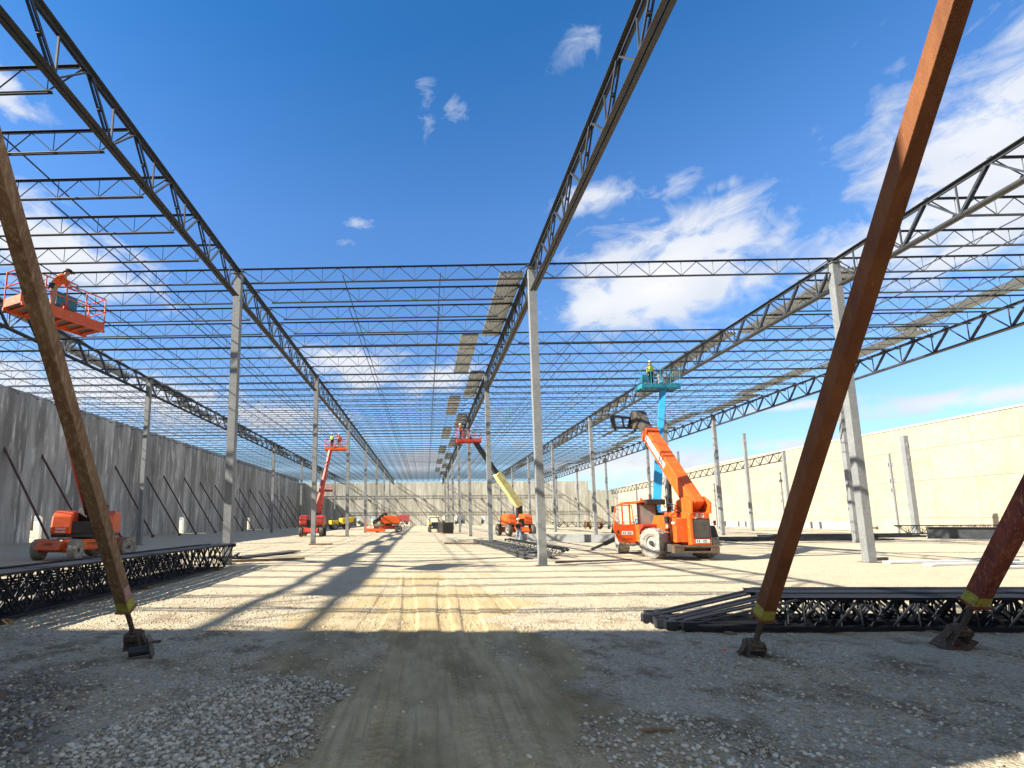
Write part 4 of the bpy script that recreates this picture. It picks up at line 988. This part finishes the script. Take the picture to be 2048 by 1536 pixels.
# boom head and fork carriage, turned to the left
hdp = ip1
MB().prism([(hdp.y-.35, hdp.z-.35), (hdp.y-.25, hdp.z+.22), (hdp.y+.2, hdp.z+.42), (hdp.y+.55, hdp.z+.1), (hdp.y+.45, hdp.z-.55), (hdp.y+.1, hdp.z-.6)], 'x', hdp.x-.27, hdp.x+.27).build('boom_head', M['darkmetal'], bm, bevel=.02)
cr = inst('fork_carriage', None, th, hdp+Vector((-.10, .45, -.50)), (R(-8), 0, R(14)))
cr.scale = (1.15, 1, 1.3)
MB().box(-1.15, .35, -.04, .04, .42, .50).box(-1.15, .35, -.04, .04, -.02, .05).box(-1.15, -1.07, -.04, .04, .05, .42).box(.27, .35, -.04, .04, .05, .42).box(-.55, -.49, -.04, .04, .05, .42).build('carriage_frame', M['black'], cr)
for xx in (-.95, .10):
    MB().box(xx-.06, xx+.06, .04, .09, -.10, .55).box(xx-.06, xx+.06, .09, 1.15, -.10, -.05).build('fork', M['darkmetal'], cr)
MB().prism([(-.40, .0), (.35, .0), (.28, .42), (.05, .66), (-.1, .62)], 'y', -.10, -.04).build('backrest_plate', M['black'], cr)

# people -------------------------------------------------------------------
person('worker in orange shirt and dark cap leaning in the raised basket at the left', (-12.22, 15.34, 8.41), R(-60), dict(belly=(0, .06, 1.10), chest=(0, .17, 1.27), neck=(0, .27, 1.41), head0=(0, .31, 1.47), head1=(0, .36, 1.55), head2=(0, .36, 1.62), shl=(-.19, .22, 1.37), shr=(.19, .22, 1.37), elr=(.27, .36, 1.16), wrr=(.20, .55, 1.12), har=(.18, .62, 1.12), ell=(-.28, .33, 1.16), wrl=(-.20, .54, 1.06), hal=(-.18, .62, 1.05)),
       ('skin', 'hivis', 'tan_cloth', 'boot'), 1.78, 'black', 'hivis', 'cap')
person('worker in white hard hat and jeans walking past the centre boom lift', (6.75, 36.8, gz(6.75, 36.8)), R(185), dict(knl=(-.11, .16, .52), anl=(-.12, .10, .13), tol=(-.13, .26, .06), hel=(-.12, .06, .07), knr=(.11, -.06, .50), anr=(.12, -.26, .14), tor=(.13, -.12, .04), her=(.12, -.31, .10), wrl=(-.22, .16, .98), hal=(-.18, .22, .95), wrr=(.22, .14, .98), har=(.17, .2, .95)),
       ('skin', 'hivis', 'denim', 'boot'), 1.74, 'hat_w', 'navy')
person('worker in white hard hat and yellow vest in the blue basket under the girder', (14.55, 31.6, 9.97), R(200), dict(), ('skin', 'hivis_y', 'navy', 'boot'), 1.75, 'hat_w', 'hivis_y')
person('worker in orange shirt in the red cage near the middle girder', (3.6, 49.1, 9.33), R(90), dict(wrl=(-.2, .3, 1.3), hal=(-.18, .38, 1.34), ell=(-.26, .15, 1.25)), ('skin', 'hivis', 'navy', 'boot'), 1.75, 'hat_w', 'hivis')
person('worker leaning in the orange cage on the steep red boom', (-10.3, 54.9, 9.47), R(150), dict(wrl=(-.2, .3, 1.5), hal=(-.18, .35, 1.58), ell=(-.26, .15, 1.35)), ('skin', 'hivis_y', 'navy', 'boot'), 1.75, 'hat_w', 'hivis_y')
person('second worker with raised arm in the orange cage on the steep red boom', (-9.5, 54.9, 9.47), R(-170), dict(wrr=(.2, .2, 1.7), har=(.18, .22, 1.78), elr=(.26, .1, 1.55)), ('skin', 'hivis', 'tan_cloth', 'boot'), 1.75, 'hat_w', 'hivis')

# traffic cone / delineator
cn = thing('traffic_cone', 'slim red and white traffic cone right behind the telehandler', 'traffic cone', (18.3, 32.4, gz(18.3, 32.4)))
MB().box(-.2, .2, -.2, .2, 0, .05).build('base', M['black'], cn)
MB().lathe([(.05, .11), (.75, .075), (1.0, .05), (1.02, .002)], 16, None, 'z').build('cone_body', M['cone'], cn, smooth=True)
MB().lathe([(.60, .089), (.60, .091), (.74, .080), (.74, .078)], 16, None, 'z').build('white_band', M['white'], cn)

# utility cart on the drive, black wrapped crate beside it ------------------
ut = thing('utility_cart', 'black roofed utility cart with yellow cargo parked far down the drive', 'utility cart', (1.2, 66.0, gz(1.2, 66)), (0, 0, R(4)))
tmu = tyre_mesh(.33, .26, 14, M['tyre_dark']); rmu = rim_mesh(.33, .26, M['rim'])
for x in (-.62, .62):
    for y in (-.95, .95): wheel(ut, (x, y, .33), .33, .26, 0, tmu, rmu, side=1 if x > 0 else -1)
MB().prism([(-1.5, .45), (-1.5, .85), (-.9, 1.05), (-.3, 1.05), (-.3, .6), (.4, .6), (.4, .95), (1.5, .95), (1.5, .45)], 'x', -.62, .62).build('body', M['black'], ut, bevel=.04)
MB().box(-.6, .6, -.6, .9, 1.85, 1.95).build('roof', M['black'], ut, bevel=.03)
for x in (-.56, .56):
    for y in (-.5, .8): MB().tube((x, y-.05, .9), (x, y, 1.88), .03, 6).build('roof_post', M['black'], ut)
MB().box(-.5, .5, .05, .25, .7, 1.3).box(-.5, .5, -.2, .2, .6, .75).build('bench', M['black'], ut)
for s in (-1, 1): MB().tube((s*.42, -1.50, .72), (s*.42, -1.53, .72), .09, 12).build('headlight', M['white'], ut)
MB().box(-.85, -.45, -1.45, -1.1, .98, 1.3).build('yellow_bag', M['yellow'], ut, bevel=.06)
cr_ = thing('wrapped_crate', 'black ribbed crate standing beside the utility cart', 'crate', (2.45, 60.5, gz(2.45, 60.5)), (0, 0, R(14)))
MB().box(-.65, .65, -1.1, 1.1, .12, 1.30).build('crate_body', M['black'], cr_, bevel=.03)
for i in range(5): MB().box(-.60+i*.27, -.48+i*.27, -1.13, -1.10, .1, 1.32).build('batten', M['darkmetal'], cr_)
MB().box(-.6, .6, -1.1, 1.1, 0, .12).build('skid', M['wood'], cr_)
# yellow machine far left
ym = thing('site_dumper', 'small yellow dumper in front of the far wall behind the left columns', 'dumper', (-14.2, 84, gz(-14.2, 84)), (0, 0, R(-60)))
tmy = tyre_mesh(.5, .35, 14, M['tyre_dark']); rmy = rim_mesh(.5, .35, M['rim'])
for x in (-.85, .85):
    for y in (-1.1, 1.1): wheel(ym, (x, y, .5), .5, .35, 0, tmy, rmy, side=1 if x > 0 else -1)
MB().box(-.5, .5, -1.8, 1.6, .5, .85).build('frame', M['black'], ym)
MB().prism([(.2, .9), (2.0, 1.3), (2.3, 2.1), (.1, 1.9)], 'x', -.9, .9).build('skip', M['yellow'], ym, bevel=.05)
MB().box(-.7, .7, -1.8, -.5, .85, 1.55).build('hood', M['yellow'], ym, bevel=.08)
MB().box(-.3, .3, -.5, -.05, .9, 1.35).build('seat', M['black'], ym)
MB().path([(-.6, -.6, 1.5), (-.6, -.6, 2.5), (.6, -.6, 2.5), (.6, -.6, 1.5)], .035, 6).build('roll_bar', M['black'], ym)
# ------------------------------------------------------------------ steel lying on the ground
JL = joist_proto(12.3, .80, 1.0, 9, r=.020, mj='stack'); JR = joist_proto(12.2, .50, 1.85, 11, r=.019, mj='stack'); JS = joist_proto(S-.03, .66, .95, 9, mj='stack')
# left stack: joists standing on their bottom chords, parallel to the drive
for i in range(9):
    x = -7.25-i*.155; yb = 6.9+RNG.uniform(-.15, .15)-.02*i
    joist(JL, 'black bar joist on edge in the left stack, %s from the drive side' % ORD[i], 'joists stacked at the left', (x, yb, gz(-8, 12)+.845+RNG.uniform(-.01, .02)), (R(RNG.uniform(-7, 7)), 0, R(90)), True, 'stacked_joist')
for i in range(3):
    z = gz(-8, 12)+.845+.02
    joist(JS, 'black bar joist lying flat behind the left stack, %s layer up' % ORD[i], 'joists behind the left stack', (-9.0-i*.12, 6.2+i*.3, gz(-9, 12)+.10+i*.12), (R(88), 0, R(90)), False, 'stacked_joist')
tb = [(-8.0, 8.6, 1.9), (-8.0, 13.0, 1.9), (-8.0, 17.6, 1.9)]
for i, (x, y, l) in enumerate(tb):
    o = MB().box(-l/2, l/2, -.05, .05, 0, .09).build('timber_bearer', M['wood'], None, (x, y, gz(x, y)-.02)); tag(o, 'timber bearer under the left joist stack, %s from the camera' % ORD[i], 'timber', 'bearers under the left stack')
# right stack: upside down joists across the view, bearing seats fanned out at the left
off = [(0.35, 0), (.12, .10), (.02, .20), (.30, .30), (.10, .42), (.26, .54), (.0, .66), (.15, .78), (.34, .90), (.2, 1.02), (.45, 1.12)]
for i, (dx_, dy_) in enumerate(off):
    x = 3.62+dx_; y = 8.12+dy_
    joist(JR, 'navy bar joist upside down in the right stack, %s row from the camera' % ORD[i], 'joists stacked at the right', (x, y, gz(5.5, 8.5)+.02), (R(180+RNG.uniform(-9, 9)), 0, R(RNG.uniform(-.6, .6))), True, 'stacked_joist')
for i in range(0):
    joist(JR, 'navy bar joist laid flat on top of the right stack, %s of three' % ORD[i], 'joists on top of the right stack', (5.4+i*.2, 9.25+i*.12, gz(6, 9)+.62+i*.05), (R(90), 0, 0), False, 'stacked_joist')
for i, x in enumerate((4.6, 7.6, 10.4)):
    o = MB().box(-.05, .05, -.1, 1.6, -.04, .05).build('timber_bearer', M['wood'], None, (x, 8.0, gz(x, 8.6)-.03)); tag(o, 'timber bearer under the right joist stack, %s from the left' % ORD[i], 'timber', 'bearers under the right stack')
# ladder-like girder lying on its side behind the middle column
r = thing('fallen_girder', 'dark lattice girder lying flat on the ground behind the middle column', 'girder', (5.35, 21.9, .16), (0, R(90), R(4)))
inst('top_chord', GM[8]['top'], r); inst('bottom_chord', GM[8]['bot'], r); tag(inst('web', WJ[8], r), kind='stuff')
r.location = (5.45, 22.0, gz(5, 24)+.16); r.rotation_euler = (0, R(90), R(3))
for i in range(2):
    joist(JS, 'thin bar joist leaning beside the fallen flat girder, %s of two' % ('left', 'right')[i], 'joists by the flat girder', (6.15+i*.35, 22.6+i*.6, gz(6, 25)+.35), (R(40), 0, R(93)), False, 'stacked_joist')
# piles further right
def lattice_pile(label, loc, rot, n, dz, name='lattice_stack', d=JS, ang=0):
    for i in range(n):
        joist(d, label % ORD[i], label[:24], (loc[0]+RNG.uniform(-.5, .5), loc[1]+i*dz+RNG.uniform(-.05, .05), gz(loc[0], loc[1])+.10+.09*(i % 3)), (R(88), 0, R(rot+RNG.uniform(-1.5, 1.5))), False, 'stacked_joist')
lattice_pile('dark bar joist flat in the pile behind the telehandler, %s from the camera', (21.0, 36.6), 4, 5, .42)
lattice_pile('dark bar joist flat in the long pile before the cream wall, %s from front', (28.5, 41.5), 4, 5, .5)
for i in range(4):
    joist(JL, 'black bar joist on edge at the foot of the cream wall, %s from front' % ORD[i], 'joists on edge by the cream wall', (42.5+.3*i, 46.5+i*.5, gz(45, 47)+.95), (R(RNG.uniform(-12, 12)), 0, R(2)), False, 'stacked_joist')
for i in range(3):
    joist(JL, 'dark bar joist on edge in the pile near the far wall, %s from front' % ORD[i], 'joists by the far wall', (19.5+.4*i, 78+i*1.3, gz(20, 78)+1.15), (R(RNG.uniform(-18, 18)), 0, R(-3)), False, 'stacked_joist')
bm_ = thing('plate_girder', 'deep grey green steel beam with pointed end plate lying before the cream wall', 'steel beam', (37.2, 38.6, gz(37, 38)))
MB().box(0, 5.8, -.02, .02, .12, .92).build('web_plate', M['girder'], bm_, rot=(0, 0, R(-30)))
MB().box(0, 5.8, -.2, .2, .92, .95).box(0, 5.8, -.2, .2, .09, .12).build('flange', M['girder'], bm_, rot=(0, 0, R(-30)))
MB().prism([(4.0, .05), (5.35, .05), (5.5, .95), (4.8, 1.45), (4.1, 1.0)], 'y', -.26, -.22).build('end_plate', M['column'], bm_, rot=(0, 0, R(-30)))
# long grey beam row at foot of the cream wall
for i, y in enumerate((60, 74, 88)):
    o = MB().box(-.25, .25, 0, 13.5, .2, 1.1).build('channel_beam', M['dirty_coping'], None, (51.5, y, 0)); tag(o, 'long grey beam on blocks at the foot of the cream wall, %s from the camera' % ORD[i], 'steel beam', 'beams at the foot of the cream wall')
# pale beams between telehandler and column, and white strips right foreground
o = MB().box(-.15, .15, 0, 7.5, 0, .55).build('channel_beam', M['column'], None, (13.8, 36.2, gz(14, 37)), (0, 0, R(58))); tag(o, 'pale grey steel channel lying on the ground left of the telehandler door', 'steel beam')
for i, (x, y, a, l) in enumerate([(16.9, 19.2, -82, 5.5), (17.4, 18.2, -80, 6.5), (18.6, 17.2, -78, 6.0)]):
    o = MB().box(-.14, .14, 0, l, 0, .07).build('white_trim_length', M['bwhite'], None, (x, y, gz(x, y)+.02), (0, 0, R(a))); tag(o, 'long white metal trim on the ground right of the braced column, %s from the column' % ORD[i], 'metal trim', 'white trim lengths')
def plank(name, x, y, a, l, w, t, mt, label, cat, z=0):
    o = MB().box(-w/2, w/2, 0, l, 0, t).build(name, M[mt], None, (x, y, gz(x, y)+z), (0, 0, R(a)), bevel=.004); return tag(o, label, cat)
plank('deck_offcut', -8.5, 22.5, -17, 5.0, .75, .05, 'darkmetal', 'dark deck sheet lying on the ground behind the left column', 'deck sheet', .03)
plank('timber_plank', -8.1, 20.6, -62, 3.2, .12, .09, 'wood', 'brown timber plank on the ground at the foot of the left column', 'timber')
plank('timber_plank', -7.9, 34.2, -80, 1.6, .2, .1, 'wood', 'timber block at the foot of the second column left of the drive', 'timber')
plank('timber_plank', -7.6, 50.0, 75, 1.6, .2, .1, 'wood', 'timber block at the foot of the third column left of the drive', 'timber')
plank('timber_plank', 3.9, 34.7, 85, 2.6, .2, .12, 'wood', 'timber plank beside the second column of the middle line', 'timber')
plank('timber_plank', 5.2, 20.6, -75, 3.5, .09, .09, 'darkmetal', 'thin dark bar on the ground right of the middle column', 'steel bar')
plank('timber_plank', 1.70, 4.33, -84, .30, .030, .018, 'wood', 'small splinter of wood on the gravel in the near foreground', 'wood splinter', .012)
plank('steel_bar', 17.6, 20.6, -70, .9, .12, .12, 'darkmetal', 'short dark steel block beside the right hand column', 'steel block')
# black bundle at the end of the left stack
bb = MB(); 
for i in range(16):
    a = RNG.uniform(0, 6.28); p = Vector((RNG.uniform(-.5, .5), RNG.uniform(-.6, .6), RNG.uniform(.05, .35))); q = p+Vector((math.cos(a)*.4, math.sin(a)*.6, RNG.uniform(-.05, .1))); q.z = max(q.z, .04); bb.tube(p, q, .035, 6)
o = bb.build('steel_offcuts', M['black'], None, (-7.9, 19.7, gz(-7.9, 19.6))); tag(o, 'tangle of black steel offcuts heaped against the first left column', 'steel offcuts')
bb = MB()
for i in range(14):
    a = RNG.uniform(0, 3.14); p = Vector((RNG.uniform(-1.2, 1.2), RNG.uniform(-1, 1), .08+.03*i % .3)); bb.bar(p, p+Vector((math.cos(a), math.sin(a), .02))*1.2, .12, .03)
o = bb.build('steel_offcuts', M['column'], None, (3.2, 36.6, gz(3.2, 36.6))); tag(o, 'heap of grey steel plates on the ground left of the second middle column', 'steel offcuts')
# orange/brown cable reels and brush by far wall
for i, (x, y) in enumerate([(25.5, 80), (27.3, 80.5), (33, 72)]):
    o = MB().lathe([(-.4, .3), (-.4, .7), (-.34, .7), (-.34, .4), (.34, .4), (.34, .7), (.4, .7), (.4, .3)], 18).build('cable_reel', M['wood'], None, (x, y, gz(x, y)+.7), (0, 0, R(30*i))); tag(o, 'wooden cable reel near the far wall, %s from the left' % ORD[i], 'cable reel', 'cable reels near the far wall')
# foreground debris
fb = thing('pipe_bracket', 'black steel pipe stub with flange lying beside the foot of the left brace', 'pipe bracket', (-3.52, 6.52, gz(-3.52, 6.52)+.07), (0, 0, R(20)))
MB().tube((-.22, 0, 0), (.02, 0, .02), .06, 12).build('pipe', M['black'], fb)
MB().box(.02, .04, -.12, .12, -.08, .18).build('flange', M['black'], fb, rot=(0, R(-14), 0))
MB().tube((.03, .06, .1), (.13, .06, .1), .02, 6).build('bolt', M['darkmetal'], fb)
def clod(name, loc, r, mt, label, cat, seed, n=3):
    import bmesh
    bm = bmesh.new(); rg = random.Random(seed)
    for k in range(n):
        res = bmesh.ops.create_icosphere(bm, subdivisions=3, radius=r*rg.uniform(.3, .7), matrix=Matrix.Translation((rg.uniform(-.6, .6)*r, rg.uniform(-.5, .5)*r, r*.2)))
    for v in bm.verts:
        f = .6+.8*float(fbm(np.array([v.co.x*2.2/r+seed]), np.array([v.co.y*2.2/r+v.co.z*1.7/r]), 4, seed)[0]); v.co *= f; v.co.z *= .75
    me = bpy.data.meshes.new(name); bm.to_mesh(me); bm.free(); me.materials.append(M[mt])
    o = inst(name, me, None, (loc[0], loc[1], gz(*loc)-.01)); return tag(o, label, cat)
clod('clay_lump', (-3.28, 4.80), .075, 'clay', 'brown lump of clay on the rubble at lower left', 'clay lump', 3)
clod('clay_mound', (-4.15, 4.75), .20, 'clay', 'low mound of brown clay at the left edge of the foreground', 'clay mound', 5, 9)
clod('brick_piece', (-3.66, 5.0), .055, 'brick', 'broken piece of red brick beside the clay mound', 'brick piece', 8, 2)
clod('orange_tape', (3.93, 6.95), .045, 'cone', 'crumpled orange marking tape on the ground by the orange brace foot', 'marking tape', 9, 2)

# ------------------------------------------------------------------ beyond the walls
def building(name, label, x, y, w, d, h, mt, band=None, n=0, ang=0):
    r = thing(name, label, 'building', (x, y, 0), (0, 0, ang))
    MB().box(0, w, 0, d, 0, h).build('wall', M[mt], r)
    MB().box(-.2, w+.2, -.2, d+.2, h, h+.3).build('roof', M['coping'], r)
    if band: MB().box(-.03, w+.03, -.06, -.01, h*.12, h*.55).build('wall_band', M[band], r)
    for i in range(n):
        f = MB().box(-.8, .8, -.05, -.01, 0, 1.4).build('window', M['coping'], r, (w*(i+.5)/n, -.02, h*.62)); MB().box(-.7, .7, -.07, -.05, .1, 1.3).build('pane', M['glass'], f)
    return r
building('shop_building', 'white building with a dark red band seen through the far wall opening', -13, 175, 10, 12, 6.5, 'bwhite', 'bred', 3)
building('warehouse', 'cream building seen through the opening behind the utility cart', -1.5, 172, 12, 15, 7, 'bcream', None, 3)
building('warehouse', 'low white building seen through the openings right of the centre', 12, 185, 14, 15, 6, 'bwhite', None, 4)
bm_leaf = None
def tree(x, y, h, label, cat='tree', low=False, group=None):
    r = thing('tree' if not low else 'bush', label, cat, (x, y, 0), (0, 0, RNG.uniform(0, 6)), group)
    if not low:
        t = MB().tube((0, 0, 0), (.1, 0, h*.45), h*.03, 8, h*.018)
        for i in range(6):
            a = i*1.05+RNG.uniform(0, .5); t.tube((.05, 0, h*.3+i*h*.03), (math.cos(a)*h*.25, math.sin(a)*h*.25, h*(.55+.05*i)), h*.012, 5, h*.004)
        t.build('trunk', M['bark'], r)
    n = 1500; c = RNG.normal(0, 1, (14, 3)); c /= np.linalg.norm(c, axis=1)[:, None]; c = c*np.array([.26, .26, .24])*h*RNG.uniform(.4, 1.1, (14, 1))
    c[:, 2] += h*(.66 if not low else .42)
    k = RNG.randint(0, 14, n); p = c[k]+RNG.normal(0, 1, (n, 3))*h*.085; p[:, 2] = np.maximum(p[:, 2], .1)
    s = h*RNG.uniform(.012, .03, n); ax = RNG.normal(0, 1, (n, 3)); bx = RNG.normal(0, 1, (n, 3))
    ax /= np.linalg.norm(ax, axis=1)[:, None]; bx /= np.linalg.norm(bx, axis=1)[:, None]
    v = np.stack([p-ax*s[:, None], p+bx*s[:, None]*.7, p+ax*s[:, None], p-bx*s[:, None]*.7], 1).reshape(-1, 3)
    me = bpy.data.meshes.new('crown'); me.from_pydata(v.tolist(), [], (np.arange(n)[:, None]*4+np.arange(4)).tolist()); me.materials.append(M['leaf']); inst('crown', me, r)
for i, (x, y, h) in enumerate([(-16, 140, 6), (-24, 142, 7), (-9, 139, 2.6), (-5.5, 138, 2.2), (-3.2, 139, 2.2), (9, 139, 2.6), (11, 140, 2.4), (18, 142, 3.2), (-36, 44, 1.6), (-44, 52, 3.5), (-40, 78, 3.5), (-41, 103, 4), (-70, 88, 8), (-62, 63, 7)]):
    low = h < 4
    tree(x, y, h, ('low green bush' if low else 'leafy green tree')+' seen through %s' % ('opening %s of the far wall' % ['at the left end', 'left of the lifts', 'beside the red banded building', 'left of the cart', 'behind the cart', 'behind the middle columns', 'right of the middle columns', 'right of the centre lift'][i] if i < 8 else 'the %s doorway side of the left wall' % ['first', 'near', 'second', 'third', 'distant', 'middle'][i-8]), 'bush' if low else 'tree', low)
for i, (x, y, h) in enumerate([(-16.8, 130.2, 2.6), (-13.0, 130.5, 2.4), (-7.9, 130, 1.5), (-6.1, 130.3, 1.4), (-4.6, 130, 1.6), (4.7, 130.2, 2.3), (8.0, 130, 1.7), (9.4, 130.4, 2.0), (14.6, 130.2, 2.6)]):
    tree(x, y, h, 'green bush close behind the far wall openings, %s from the left' % ORD[i], 'bush', True, 'bushes behind the far wall openings')
print('joists', cnt)
